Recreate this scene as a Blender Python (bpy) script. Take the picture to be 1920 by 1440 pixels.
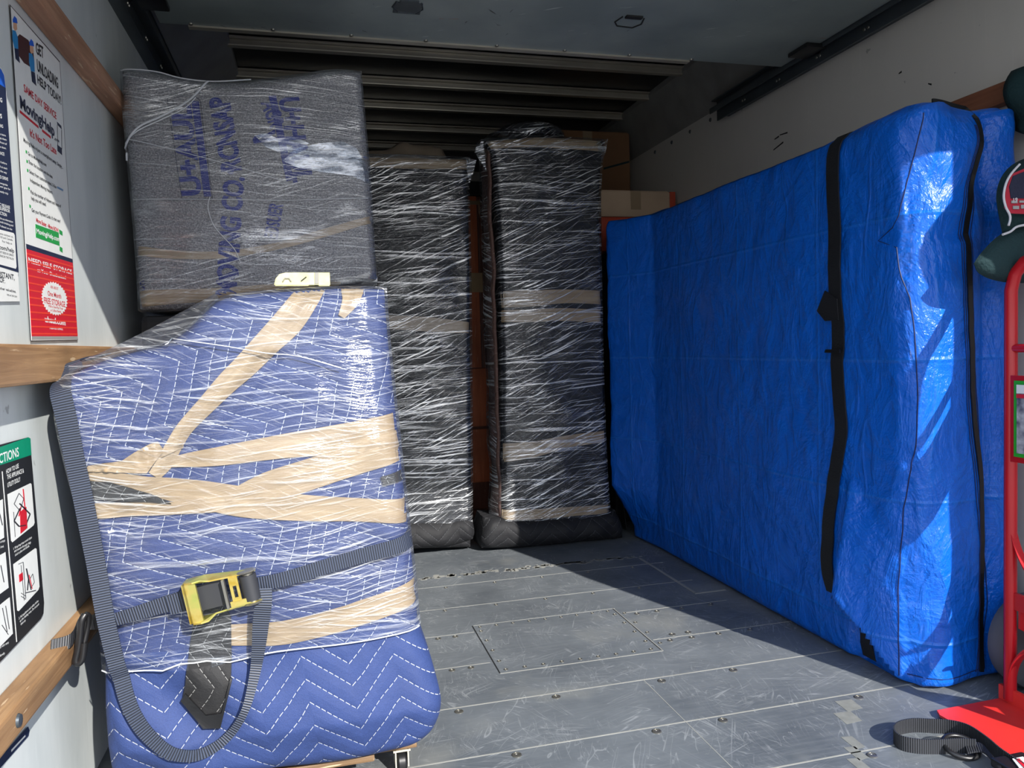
import bpy, bmesh, math, random
from mathutils import Vector, Matrix, noise as mn
from mathutils.bvhtree import BVHTree
random.seed(7)
for o in list(bpy.data.objects): bpy.data.objects.remove(o)
C = bpy.context.scene.collection
S = bpy.context.scene
V = Vector
# ---------------------------------------------------------------- camera, sky, sun, exposure
FPX, CX, CY, CAMZ = 1436.0, 960.0, 720.0, 1.0
EX = V((0.96714018, -0.04155539, 0.25082468)); EY = V((-0.25246252, -0.040394, 0.96676316)); EZ = V((-0.03004241, -0.99831932, -0.04955784))
R3 = Matrix((EX, EY, EZ))                       # camera axes (right, down, forward) -> truck axes
def ray(px, py): return R3 @ V((px - CX, py - CY, FPX))
def P(px, py, ax, val):
    d = ray(px, py); o = V((0, 0, CAMZ)); return o + d * ((val - o[ax]) / d[ax])
cam = bpy.data.cameras.new('camera'); co = bpy.data.objects.new('camera', cam); C.objects.link(co)
cam.sensor_width = 36; cam.lens = FPX / 1920 * 36; cam.clip_start = 0.02
co.matrix_world = Matrix.Translation((0, 0, CAMZ)) @ (R3 @ Matrix(((1, 0, 0), (0, -1, 0), (0, 0, -1)))).to_4x4()
S.camera = co
w = bpy.data.worlds.new('sky'); S.world = w; w.use_nodes = True
bgn = w.node_tree.nodes['Background']
wt = w.node_tree
tcw = wt.nodes.new('ShaderNodeTexCoord'); sep = wt.nodes.new('ShaderNodeSeparateXYZ'); rp = wt.nodes.new('ShaderNodeValToRGB')
wt.links.new(tcw.outputs['Generated'], sep.inputs[0]); wt.links.new(sep.outputs['Z'], rp.inputs[0]); wt.links.new(rp.outputs[0], bgn.inputs[0])
rp.color_ramp.elements[0].position = 0.0; rp.color_ramp.elements[0].color = (0.97, 0.97, 1.0, 1)
rp.color_ramp.elements[1].position = 0.7; rp.color_ramp.elements[1].color = (0.62, 0.76, 1.0, 1)
bgn.inputs[1].default_value = 2.15
SUN = V((-0.365, 1.0, -0.615)).normalized()
sl = bpy.data.lights.new('sun', 'SUN'); sl.energy = 8.5; sl.angle = 0.009; sl.color = (1.0, 0.955, 0.89)
so = bpy.data.objects.new('sun', sl); C.objects.link(so); so.location = (3, -8, 7); so.rotation_euler = SUN.to_track_quat('-Z', 'Y').to_euler()
S.view_settings.view_transform = 'Standard'; S.view_settings.look = 'None'; S.view_settings.exposure = 0.0; S.view_settings.gamma = 1.0
S.view_settings.use_curve_mapping = False
S.cycles.max_bounces = 10; S.cycles.diffuse_bounces = 5; S.cycles.transparent_max_bounces = 16
# ---------------------------------------------------------------- material helpers
def lin(c):
    r = []
    for v in c:
        v = v / 255; r.append(v / 12.92 if v <= 0.04045 else ((v + 0.055) / 1.055) ** 2.4)
    return (*r, 1)
class NT:
    def __init__(s, name):
        s.m = bpy.data.materials.new(name); s.m.use_nodes = True; s.t = s.m.node_tree; s.t.nodes.clear()
        s.out = s.t.nodes.new('ShaderNodeOutputMaterial')
    def n(s, typ, ins=None, **kw):
        d = s.t.nodes.new('ShaderNode' + typ)
        for k, v in kw.items(): setattr(d, k, v)
        for k, v in (ins or {}).items(): s.set(d.inputs[k], v)
        return d
    def set(s, sock, v):
        if hasattr(v, 'is_output') or isinstance(v, bpy.types.NodeSocket): s.t.links.new(v, sock)
        else: sock.default_value = v
    def math(s, op, a, b=None, c=None):
        ins = {0: a}
        if b is not None: ins[1] = b
        if c is not None: ins[2] = c
        return s.n('Math', ins, operation=op).outputs[0]
    def uv(s): return s.n('UVMap').outputs[0]
    def obj(s): return s.n('TexCoord').outputs['Object']
    def mapp(s, vec, scale=(1, 1, 1), rot=(0, 0, 0), loc=(0, 0, 0)):
        return s.n('Mapping', {'Vector': vec, 'Scale': scale, 'Rotation': rot, 'Location': loc}).outputs[0]
    def noise(s, vec, scale, detail=3, rough=0.5, dist=0.0):
        return s.n('TexNoise', {'Vector': vec, 'Scale': scale, 'Detail': detail, 'Roughness': rough, 'Distortion': dist}).outputs[0]
    def ramp(s, f, stops):
        r = s.n('ValToRGB', {0: f}); e = r.color_ramp.elements
        while len(e) < len(stops): e.new(0.5)
        for i, (p, c) in enumerate(stops):
            e[i].position = p; e[i].color = (c, c, c, 1) if isinstance(c, (int, float)) else c
        return r.outputs[0]
    def mix(s, f, a, b, blend='MIX'):
        d = s.n('Mix', data_type='RGBA', blend_type=blend)
        s.set(d.inputs[0], f); s.set(d.inputs[6], a); s.set(d.inputs[7], b); return d.outputs[2]
    def bump(s, h, strength=0.3, dist=0.01, nrm=None):
        ins = {'Height': h, 'Strength': strength, 'Distance': dist}
        if nrm is not None: ins['Normal'] = nrm
        return s.n('Bump', ins).outputs[0]
    def bsdf(s, **k):
        d = s.n('BsdfPrincipled')
        for kk, v in k.items(): s.set(d.inputs[kk.replace('_', ' ')], v)
        return d.outputs[0]
    def done(s, sh): s.t.links.new(sh, s.out.inputs[0]); return s.m
def plain(name, c, rough=0.5, metal=0.0, var=0.12, vs=8.0, bumps=None, spec=0.5, c2=None):
    t = NT(name); o = t.obj(); n = t.noise(o, vs, 4)
    c = lin(c); dark = lin(c2) if c2 else tuple(x * (1 - var * 2) for x in c[:3]) + (1,)
    col = t.mix(t.ramp(n, [(0.3, 0.0), (0.7, 1.0)]), dark, c)
    k = dict(Base_Color=col, Roughness=rough, Metallic=metal, Specular_IOR_Level=spec)
    if bumps: k['Normal'] = t.bump(t.noise(o, bumps[0], 5), bumps[1], 0.01)
    return t.done(t.bsdf(**k))
def flat(name, c, rough=0.45): return plain(name, c, rough, var=0.03, vs=30)

def quilt(name, base, stitch, theta=0.0, S_=0.042, Pd=0.2, A=0.09, pw=0.042, sheen=0.0):
    """quilted moving blanket: dashed zig-zag stitch lines with puffed cells between them"""
    t = NT(name); uv = t.uv()
    wob = t.noise(t.mapp(uv, (1, 1, 1)), 5, 2)
    wv = t.n('VectorMath', {0: uv, 1: (0, 0, 0)}, operation='ADD')
    off = t.n('CombineXYZ', {0: t.math('MULTIPLY', t.math('SUBTRACT', wob, 0.5), 0.03), 1: t.math('MULTIPLY', t.math('SUBTRACT', wob, 0.5), -0.03)}).outputs[0]
    t.set(wv.inputs[1], off)
    r = t.mapp(wv.outputs[0], rot=(0, 0, theta)); sp = t.n('SeparateXYZ', {0: r})
    u, v = sp.outputs[0], sp.outputs[1]
    tri = t.math('PINGPONG', u, Pd / 2)
    wq = t.math('DIVIDE', t.math('ADD', v, t.math('MULTIPLY', tri, 2 * A / Pd)), S_)
    fr = t.math('FRACT', wq)
    dist = t.math('ABSOLUTE', t.math('SUBTRACT', fr, 0.5))
    line = t.math('LESS_THAN', dist, pw / 2)
    dash = t.math('LESS_THAN', t.math('FRACT', t.math('MULTIPLY', u, 95.0)), 0.72)
    puff = t.math('POWER', t.math('MULTIPLY', dist, 2.0), 0.35)
    fine = t.noise(uv, 420, 2); mid = t.noise(uv, 14, 5, 0.6)
    h = t.math('ADD', t.math('MULTIPLY', puff, 1.0), t.math('ADD', t.math('MULTIPLY', fine, 0.16), t.math('MULTIPLY', mid, 1.3)))
    b = lin(base); b2 = tuple(x * 0.72 for x in b[:3]) + (1,)
    col = t.mix(t.ramp(t.math('ADD', t.math('MULTIPLY', fine, 0.7), t.math('MULTIPLY', mid, 0.3)), [(0.35, 0.0), (0.65, 1.0)]), b2, b)
    col = t.mix(t.math('MULTIPLY', line, dash), col, lin(stitch))
    return t.done(t.bsdf(Base_Color=col, Roughness=0.75, Normal=t.bump(h, 0.55, 0.006), Sheen_Weight=sheen))

def film(name, ang=-0.12, ang2=-0.45, amount=0.5, haze=0.06, sc=1.0, bump=0.35, tint=(0.93, 0.96, 1.0, 1), patch=0.35):
    """stretch wrap: clear, glossy, with pulled whitish wrinkle lines, their glints painted pale"""
    t = NT(name); uv = t.uv()
    lowv = t.noise(uv, 3.1, 2); low2 = t.noise(t.mapp(uv, loc=(7, 3, 0)), 4.1, 3); low3 = t.noise(t.mapp(uv, (2.2, 7, 1), loc=(1, 8, 0)), 1.6, 4, 0.6, 0.8)
    wv = t.n('VectorMath', {0: uv}, operation='ADD')
    t.set(wv.inputs[1], t.n('CombineXYZ', {1: t.math('MULTIPLY', t.math('SUBTRACT', lowv, 0.5), 0.05)}).outputs[0])
    def layer(a, sx, sy, lo, hi, loc):
        m = t.mapp(wv.outputs[0], rot=(0, 0, a)); m = t.mapp(m, (sx * sc, sy * sc, 1), loc=loc)
        n = t.noise(m, 1.0, 2, 0.5, 0.0); return n, t.ramp(n, [(lo, 0.0), (hi, 1.0)])
    n1, s1 = layer(ang, 4.0, 230, 0.585, 0.64, (0, 0, 0))
    n2, s2 = layer(ang2, 5, 190, 0.59, 0.64, (3, 9, 0))
    n3, s3 = layer(ang * 0.3 + 0.05, 2.0, 90, 0.60, 0.67, (11, 2, 0))
    n4, s4 = layer(ang2 * 1.8 + 0.2, 12, 260, 0.61, 0.66, (5, 2, 0))
    mk = t.ramp(lowv, [(0.44, 0.0), (0.56, 1.0)]); mk2 = t.ramp(low2, [(0.38, 0.15), (0.60, 1.0)])
    st = t.math('ADD', t.math('MULTIPLY', s1, mk2), t.math('MULTIPLY', s2, mk))
    st = t.math('ADD', st, t.math('MULTIPLY', s3, 0.55)); st = t.math('ADD', st, t.math('MULTIPLY', s4, 0.4)); st = t.math('MINIMUM', st, 1.0)
    pt = t.math('MULTIPLY', t.ramp(low3, [(0.56, 0.0), (0.66, 1.0)]), patch)
    hgt = t.math('ADD', t.math('ADD', n1, t.math('MULTIPLY', n2, t.math('ADD', mk, 0.25))), t.math('MULTIPLY', n3, 1.5))
    nb = t.bump(hgt, bump, 0.010)
    tr = t.n('BsdfTransparent', {0: tint}).outputs[0]
    gl = t.n('BsdfGlossy', {'Color': (1, 1, 1, 1), 'Roughness': 0.14, 'Normal': nb}).outputs[0]
    wd = t.n('BsdfDiffuse', {'Color': (0.80, 0.83, 0.86, 1), 'Normal': nb}).outputs[0]  # pale diffuse colour stands in for glints along the wrinkles
    wg = t.n('MixShader', {0: 0.5, 1: wd, 2: gl}).outputs[0]
    fr = t.n('LayerWeight', {'Blend': 0.2, 'Normal': nb}).outputs['Fresnel']
    a = t.n('MixShader', {0: t.math('ADD', t.math('MULTIPLY', fr, 0.36), t.math('ADD', pt, 0.02)), 1: tr, 2: gl}).outputs[0]
    return t.done(t.n('MixShader', {0: t.math('ADD', t.math('MULTIPLY', st, amount), haze), 1: a, 2: wg}).outputs[0])

def webbing(name, c, rib=420.0, c2=None, rough=0.5):
    t = NT(name); sp = t.n('SeparateXYZ', {0: t.uv()})
    wv = t.math('SINE', t.math('MULTIPLY', sp.outputs[0], rib * 2)); f = t.math('MULTIPLY_ADD', wv, 0.5, 0.5)
    c = lin(c); cc = lin(c2) if c2 else tuple(min(1, x * 3.0 + 0.01) for x in c[:3]) + (1,)
    return t.done(t.bsdf(Base_Color=t.mix(f, c, cc), Roughness=rough, Normal=t.bump(f, 0.5, 0.002)))

def tarp(name, c):
    t = NT(name); uv = t.uv(); o = t.obj()
    br = t.n('TexBrick', {'Vector': t.mapp(uv, (1, 1, 1)), 'Scale': 140.0, 'Mortar Size': 0.08, 'Bias': 0.0}, offset=0.5).outputs[1]
    fold = t.noise(o, 3.2, 6, 0.6, 0.6); fold2 = t.noise(t.mapp(o, (1, 1, 0.45)), 9, 5, 0.6, 0.8)
    ridge = t.math('ABSOLUTE', t.math('SUBTRACT', fold, 0.5)); ridge2 = t.math('ABSOLUTE', t.math('SUBTRACT', fold2, 0.5))
    # machine folds: faint straight crease lines every 0.42 m
    sp = t.n('SeparateXYZ', {0: uv})
    def crease(ch, d, ph): 
        return t.ramp(t.math('ABSOLUTE', t.math('SUBTRACT', t.math('FRACT', t.math('ADD', t.math('DIVIDE', sp.outputs[ch], d), ph)), 0.5)), [(0.0, 1.0), (0.02, 0.0)])
    cr = t.math('ADD', crease(1, 0.40, 0.18), t.math('MULTIPLY', crease(0, 0.47, 0.3), 0.6))
    h = t.math('ADD', t.math('MULTIPLY', t.ramp(ridge, [(0.0, 1.0), (0.10, 0.0)]), 0.55), t.math('MULTIPLY', t.ramp(ridge2, [(0.0, 1.0), (0.12, 0.0)]), 0.45))
    h = t.math('ADD', h, t.math('MULTIPLY', cr, 0.5)); h = t.math('ADD', h, t.math('MULTIPLY', t.noise(o, 28, 4, 0.65), 0.35))
    h = t.math('ADD', h, t.math('MULTIPLY', br, 0.06))
    b = lin(c); b2 = tuple(x * 0.8 for x in b[:3]) + (1,)
    b3 = (b[0] * 2.2 + 0.012, b[1] * 1.45 + 0.012, b[2] * 1.12, 1)
    col = t.mix(t.ramp(t.noise(uv, 300, 2), [(0.35, 0.0), (0.65, 1.0)]), b2, b)
    col = t.mix(t.math('MULTIPLY', t.math('MINIMUM', t.math('ADD', cr, t.ramp(ridge2, [(0.0, 0.7), (0.02, 0.0)])), 1.0), 0.35), col, b3)
    return t.done(t.bsdf(Base_Color=col, Roughness=0.33, Specular_IOR_Level=0.45, Normal=t.bump(h, 0.55, 0.012)))

def felt(name):
    t = NT(name); uv = t.uv()
    a = t.noise(uv, 230, 4, 0.7); b = t.noise(t.mapp(uv, (1, 1.8, 1), rot=(0, 0, 0.6)), 120, 3, 0.7); l = t.noise(uv, 7, 3)
    col = t.ramp(t.math('ADD', t.math('MULTIPLY', a, 0.6), t.math('MULTIPLY', b, 0.4)), [(0.36, lin((66, 64, 66))), (0.5, lin((122, 119, 119))), (0.64, lin((186, 182, 178)))])
    col = t.mix(t.math('MULTIPLY', l, 0.35), col, lin((106, 106, 116)))
    return t.done(t.bsdf(Base_Color=col, Roughness=0.95, Normal=t.bump(a, 0.5, 0.004)))

def wood(name, c1, c2, axis=1, rough=0.6):
    t = NT(name); o = t.obj(); sc = [22, 22, 22]; sc[axis] = 1.2
    g = t.noise(t.mapp(o, tuple(sc)), 2.2, 6, 0.65, 1.0); big = t.noise(o, 3.5, 3)
    sc2 = [60, 60, 60]; sc2[axis] = 6
    scr = t.noise(t.mapp(o, tuple(sc2), rot=(0.35, 0.2, 0.1)), 1.4, 3)
    col = t.mix(t.ramp(g, [(0.3, 0.0), (0.7, 1.0)]), lin(c1), lin(c2))
    col = t.mix(t.math('MULTIPLY', t.ramp(big, [(0.4, 0.0), (0.75, 1.0)]), 0.5), col, lin(tuple(x * 0.6 for x in c1)))
    col = t.mix(t.math('MULTIPLY', t.ramp(scr, [(0.66, 0.0), (0.7, 1.0)]), 0.5), col, lin((225, 200, 165)))
    return t.done(t.bsdf(Base_Color=col, Roughness=rough, Normal=t.bump(g, 0.3, 0.004)))

def floor_mat():
    t = NT('scuffed_metal_floor'); o = t.obj()
    base = t.mix(t.ramp(t.noise(o, 2.2, 6, 0.65), [(0.32, 0.0), (0.7, 1.0)]), lin((84, 90, 96)), lin((116, 122, 127)))
    base = t.mix(t.math('MULTIPLY', t.ramp(t.noise(t.mapp(o, (2, 30, 1)), 3, 5, 0.7), [(0.45, 0.0), (0.75, 1.0)]), 0.45), base, lin((124, 128, 131)))
    tot = None
    for i, (a, sx, sy, th) in enumerate([(0.3, 2.2, 120, 0.012), (1.2, 2.6, 100, 0.011), (2.1, 3.0, 90, 0.011), (2.75, 2.0, 130, 0.012), (0.75, 6, 160, 0.010), (1.7, 5, 140, 0.010)]):
        n = t.noise(t.mapp(t.mapp(o, rot=(0, 0, a)), (sx, sy * 0.25, 1), loc=(i * 5.3, i * 2.1, 0)), 1.0, 2, 0.5, 0.9)
        ln = t.ramp(t.math('ABSOLUTE', t.math('SUBTRACT', n, 0.5)), [(0.0, 1.0), (th, 0.0)])
        br = t.ramp(t.noise(t.mapp(o, (1, 1, 1), loc=(i * 3.7, 0, 0)), 5, 3), [(0.5, 0.0), (0.62, 1.0)])
        ln = t.math('MULTIPLY', ln, br); tot = ln if tot is None else t.math('MAXIMUM', tot, ln)
    col = t.mix(t.math('MULTIPLY', tot, 0.45), base, lin((180, 184, 186)))
    blot = t.ramp(t.noise(t.mapp(o, loc=(2, 9, 0)), 1.6, 4, 0.6), [(0.58, 0.0), (0.7, 1.0)])
    col = t.mix(t.math('MULTIPLY', blot, 0.25), col, lin((170, 168, 155)))
    rg = t.math('MULTIPLY_ADD', t.noise(o, 9, 4), 0.25, 0.36)
    return t.done(t.bsdf(Base_Color=col, Roughness=rg, Metallic=0.12, Normal=t.bump(t.noise(o, 60, 3), 0.12, 0.003)))

def wall_mat(name, c, smudge, rough=0.45, amt=0.5):
    t = NT(name); o = t.obj()
    s = t.ramp(t.noise(t.mapp(o, (1, 3, 0.9)), 1.7, 6, 0.62), [(0.42, 0.0), (0.72, 1.0)])
    col = t.mix(t.math('MULTIPLY', s, amt), lin(c), lin(smudge))
    v = t.noise(t.mapp(o, (30, 45, 3), rot=(0.15, 0, 0)), 1.5, 3); col = t.mix(t.math('MULTIPLY', t.ramp(v, [(0.66, 0.0), (0.7, 1.0)]), 0.3 * amt), col, lin(tuple(min(255, x + 25) for x in c)))
    v2 = t.noise(t.mapp(o, (9, 9, 9), loc=(4, 1, 2)), 3, 3); col = t.mix(t.math('MULTIPLY', t.ramp(v2, [(0.72, 0.0), (0.74, 1.0)]), 0.5), col, lin((105, 105, 104)))
    return t.done(t.bsdf(Base_Color=col, Roughness=rough, Normal=t.bump(t.noise(o, 5, 4), 0.15, 0.01)))

def door_mat():
    t = NT('painted_door_panel'); o = t.obj()
    col = t.mix(t.ramp(t.noise(o, 3, 5), [(0.35, 0.0), (0.7, 1.0)]), lin((122, 132, 132)), lin((148, 157, 154)))
    for i, (a, thr, c) in enumerate([(0.5, 0.70, (190, 195, 192)), (1.4, 0.715, (40, 42, 42)), (2.4, 0.71, (50, 48, 44)), (0.1, 0.735, (150, 90, 70))]):
        n = t.noise(t.mapp(t.mapp(o, rot=(0, 0, a)), (5, 40, 1), loc=(i * 4, i * 7, 0)), 1.1, 3, 0.6)
        col = t.mix(t.ramp(n, [(thr, 0.0), (thr + 0.02, 0.8)]), col, lin(c))
    return t.done(t.bsdf(Base_Color=col, Roughness=0.42, Normal=t.bump(t.noise(o, 4, 4), 0.25, 0.01)))

M = {}
M['floor'] = floor_mat()
M['seam'] = plain('pale_seam_dirt', (156, 156, 150), 0.6)
M['seam_dark'] = plain('dark_gap', (30, 31, 33), 0.7)
M['bolt'] = plain('worn_bolt_steel', (150, 148, 140), 0.35, 0.8)
M['wall_l'] = wall_mat('grey_white_wall_panel', (206, 212, 212), (160, 170, 172))
M['wall_r'] = wall_mat('white_wall_panel', (200, 197, 190), (186, 184, 178), 0.6, 0.3)
M['grey_strip'] = plain('grey_painted_cove', (140, 140, 137), 0.5)
M['rail_up'] = wood('rail_wood_red', (150, 108, 84), (190, 146, 116))
M['rail'] = wood('rail_wood_tan', (128, 94, 62), (170, 134, 94))
M['rail_r'] = wood('rail_wood_right', (120, 72, 52), (150, 98, 70))
M['door'] = door_mat()
M['track'] = plain('track_steel', (92, 100, 106), 0.38, 0.6, var=0.2, vs=5)
M['black_plastic'] = plain('black_plastic', (26, 26, 28), 0.35)
M['bow'] = plain('bow_aluminium', (190, 184, 170), 0.34, 0.5, vs=4)
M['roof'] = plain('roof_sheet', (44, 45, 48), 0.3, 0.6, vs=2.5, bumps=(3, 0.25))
M['blue_quilt'] = quilt('blue_quilt_upper', (40, 56, 104), (190, 194, 204), theta=math.radians(62))
M['blue_quilt_low'] = quilt('blue_quilt_lower', (40, 60, 112), (170, 174, 184), theta=math.radians(-8), S_=0.047, Pd=0.19, A=0.09, pw=0.042)
M['black_quilt'] = quilt('black_quilt', (19, 20, 25), (66, 68, 72), theta=math.radians(0), S_=0.05, Pd=0.22, A=0.10, pw=0.05)
M['brown_quilt'] = quilt('brown_quilt', (104, 78, 70), (130, 110, 100), theta=math.radians(70))
M['black_pad'] = quilt('black_pad', (30, 30, 32), (150, 150, 148), theta=math.radians(90), S_=0.035, Pd=0.16, A=0.05, pw=0.035)
M['film_blue'] = film('stretch_film_front', -0.13, 0.16, amount=0.38, haze=0.03, bump=0.28, patch=0.05)
M['film_felt'] = film('stretch_film_felt', 0.05, -0.30, amount=0.32, haze=0.05, sc=0.85, patch=0.3)
M['film_black'] = film('stretch_film_black', -0.10, -0.42, amount=0.85, haze=0.012, sc=0.6, bump=0.45, patch=0.12)
M['tape'] = None
def tape_mat():
    t = NT('tan_packing_tape'); uv = t.uv()
    n = t.noise(t.mapp(uv, (3, 26, 1)), 2.0, 4, 0.6, 0.5)
    col = t.mix(t.ramp(n, [(0.35, 0.0), (0.7, 1.0)]), lin((138, 118, 92)), lin((162, 141, 112)))
    return t.done(t.bsdf(Base_Color=col, Roughness=0.3, Normal=t.bump(n, 0.35, 0.006)))
M['tape'] = tape_mat()
M['strap'] = webbing('navy_black_webbing', (15, 18, 27), 620, (62, 71, 90))
M['strap_dark'] = webbing('black_webbing', (16, 17, 19), 640, (58, 60, 66))
M['bag_strap'] = plain('black_bag_strap', (20, 22, 28), 0.6, bumps=(200, 0.2))
M['zinc'] = None
def zinc_mat():
    t = NT('yellow_zinc_plate'); o = t.obj()
    col = t.ramp(t.noise(o, 22, 3), [(0.3, lin((205, 170, 60))), (0.45, lin((225, 205, 120))), (0.6, lin((200, 205, 110))), (0.72, lin((190, 130, 110)))])
    return t.done(t.bsdf(Base_Color=col, Metallic=0.85, Roughness=0.28))
M['zinc'] = zinc_mat()
M['zinc_pale'] = plain('pale_zinc', (214, 206, 160), 0.4, 0.25, vs=30, c2=(196, 196, 120))
M['felt'] = felt('grey_recycled_felt')
M['ink'] = plain('blue_print', (26, 40, 122), 0.9, bumps=(200, 0.3))
M['ink_thin'] = plain('dark_print_line', (40, 44, 66), 0.9)
M['tarp'] = tarp('blue_tarp', (0, 96, 208))
M['thread'] = plain('dark_blue_seam', (8, 26, 78), 0.6)
M['red'] = plain('red_steel_shade_toned', (178, 22, 32), 0.28, var=0.06)  # darker than the toe plate red: the tube's shade is in the colour
M['red_plate'] = plain('red_plate', (214, 50, 44), 0.42, var=0.06, vs=14)
M['tyre'] = plain('grey_rubber', (88, 90, 96), 0.6)
M['hub'] = plain('grey_hub', (120, 124, 132), 0.4)
M['green'] = plain('green_border', (40, 160, 40), 0.4, var=0.04)
M['cap_green'] = plain('dark_green_cloth', (10, 46, 50), 0.85, bumps=(150, 0.3))
M['cap_navy'] = plain('navy_cloth', (30, 34, 58), 0.85, bumps=(150, 0.3))
M['cap_red'] = plain('red_cloth', (170, 30, 52), 0.8)
M['cap_white'] = plain('white_piping', (200, 200, 205), 0.7)
M['card'] = plain('brown_cardboard', (132, 96, 66), 0.85, vs=3)
M['card_l'] = plain('pale_cardboard', (190, 166, 140), 0.85, vs=3)
M['card_in'] = plain('orange_red_box', (190, 70, 40), 0.6)
M['brownwood'] = wood('red_brown_veneer', (190, 98, 60), (220, 124, 80), axis=2, rough=0.35)
M['brownwood_d'] = wood('dark_veneer', (104, 62, 48), (130, 84, 66), axis=2, rough=0.35)
M['beige'] = plain('beige_cloth', (164, 148, 128), 0.9, bumps=(20, 0.4))
M['paper'] = plain('paper_label', (200, 170, 130), 0.8)
M['yellow'] = plain('yellow_sticker', (214, 176, 40), 0.5)
M['white'] = flat('sign_white', (226, 228, 226)); M['navy'] = flat('sign_navy', (28, 38, 66)); M['sred'] = flat('sign_red', (200, 30, 48))
M['sgreen'] = flat('sign_green', (30, 150, 70)); M['sblack'] = flat('sign_black', (32, 34, 38)); M['stext'] = flat('sign_text', (44, 46, 54)); M['sblue'] = flat('sign_blue', (30, 96, 205))
M['teal'] = flat('sign_teal', (0, 138, 104)); M['silver'] = flat('sign_silver', (150, 152, 152)); M['sbrown'] = flat('sofa_brown', (72, 40, 40)); M['skin'] = flat('print_skin', (206, 160, 130))
M['sred2'] = flat('sign_red_stripe', (226, 66, 48)); M['cyan'] = flat('print_cyan', (40, 130, 190))
M['photo'] = plain('label_photo_print', (70, 70, 90), 0.4, vs=40, c2=(190, 190, 195))
M['asphalt'] = plain('asphalt', (150, 147, 140), 0.95, vs=1.5, bumps=(60, 0.3))
M['plywood'] = wood('dolly_plywood', (110, 84, 58), (140, 112, 80), axis=0)
M['cream'] = plain('cream_metal', (196, 190, 172), 0.4)
# ---------------------------------------------------------------- mesh helpers
def link(name, me, mat, parent=None, smooth=False):
    o = bpy.data.objects.new(name, me); C.objects.link(o)
    for m in (mat if isinstance(mat, (list, tuple)) else [mat]): me.materials.append(m)
    if smooth:
        for p in me.polygons: p.use_smooth = True
    if parent is not None: o.parent = parent
    return o
def mesh(name, vs, fs, mat, parent=None, smooth=False, uvs=None):
    me = bpy.data.meshes.new(name); me.from_pydata([tuple(v) for v in vs], [], fs)
    if uvs is not None:
        ul = me.uv_layers.new(name='UVMap')
        for l in me.loops: ul.data[l.index].uv = uvs[l.vertex_index]
    me.update(); return link(name, me, mat, parent, smooth)
class MB:
    def __init__(s): s.v = []; s.f = []
    def add(s, vs, fs):
        b = len(s.v); s.v += [V(v) for v in vs]; s.f += [tuple(i + b for i in f) for f in fs]; return s
    def box(s, a, b, bev=0.0):
        x0, y0, z0 = [min(p) for p in zip(a, b)]; x1, y1, z1 = [max(p) for p in zip(a, b)]
        if bev <= 0:
            return s.add([(x0, y0, z0), (x1, y0, z0), (x1, y1, z0), (x0, y1, z0), (x0, y0, z1), (x1, y0, z1), (x1, y1, z1), (x0, y1, z1)],
                         [(0, 3, 2, 1), (4, 5, 6, 7), (0, 1, 5, 4), (1, 2, 6, 5), (2, 3, 7, 6), (3, 0, 4, 7)])
        bm = bmesh.new(); bmesh.ops.create_cube(bm, size=1)
        for v in bm.verts: v.co = V(((x0 + x1) / 2 + v.co.x * (x1 - x0), (y0 + y1) / 2 + v.co.y * (y1 - y0), (z0 + z1) / 2 + v.co.z * (z1 - z0)))
        bmesh.ops.bevel(bm, geom=list(bm.edges), offset=bev, segments=2, affect='EDGES', profile=0.6)
        bm.verts.index_update(); s.add([v.co.copy() for v in bm.verts], [[v.index for v in f.verts] for f in bm.faces]); bm.free(); return s
    def tube(s, pts, r, n=12, cap=True):
        pts = [V(p) for p in pts]; rs = r if isinstance(r, (list, tuple)) else [r] * len(pts)
        up = None; b = len(s.v)
        for i, p in enumerate(pts):
            tdir = (pts[min(i + 1, len(pts) - 1)] - pts[max(i - 1, 0)]).normalized()
            if up is None: up = V((0, 0, 1)) if abs(tdir.z) < 0.9 else V((1, 0, 0))
            a = (up - tdir * up.dot(tdir)).normalized(); up = a; c = tdir.cross(a)
            for k in range(n):
                th = 2 * math.pi * k / n; s.v.append(p + (a * math.cos(th) + c * math.sin(th)) * rs[i])
        for i in range(len(pts) - 1):
            for k in range(n):
                k2 = (k + 1) % n; s.f.append((b + i * n + k, b + i * n + k2, b + (i + 1) * n + k2, b + (i + 1) * n + k))
        if cap:
            s.f.append(tuple(b + k for k in reversed(range(n)))); s.f.append(tuple(b + (len(pts) - 1) * n + k for k in range(n)))
        return s
    def prism(s, poly, dirv):
        """flat polygon (3D points) pushed along dirv"""
        n = len(poly); d = V(dirv); a = [V(p) for p in poly]
        return s.add(a + [p + d for p in a], [tuple(reversed(range(n))), tuple(range(n, 2 * n))] + [(i, (i + 1) % n, n + (i + 1) % n, n + i) for i in range(n)])
    def lathe(s, prof, c, ax, n=24):
        """profile [(r, h)] turned round the axis ax through c"""
        ax = V(ax).normalized(); a = ax.orthogonal().normalized(); b2 = ax.cross(a); b = len(s.v); c = V(c)
        for r, h in prof:
            for k in range(n):
                th = 2 * math.pi * k / n; s.v.append(c + ax * h + (a * math.cos(th) + b2 * math.sin(th)) * r)
        for i in range(len(prof) - 1):
            for k in range(n):
                k2 = (k + 1) % n; s.f.append((b + i * n + k, b + i * n + k2, b + (i + 1) * n + k2, b + (i + 1) * n + k))
        s.f.append(tuple(b + k for k in reversed(range(n)))); s.f.append(tuple(b + (len(prof) - 1) * n + k for k in range(n))); return s
    def build(s, name, mat, parent=None, smooth=False):
        o = mesh(name, s.v, s.f, mat, parent, False)
        bm = bmesh.new(); bm.from_mesh(o.data); bmesh.ops.recalc_face_normals(bm, faces=bm.faces); bm.to_mesh(o.data); bm.free()
        if smooth:
            for p in o.data.polygons: p.use_smooth = True
            try: o.data.set_sharp_from_angle(angle=math.radians(40))
            except Exception: pass
        return o
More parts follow.
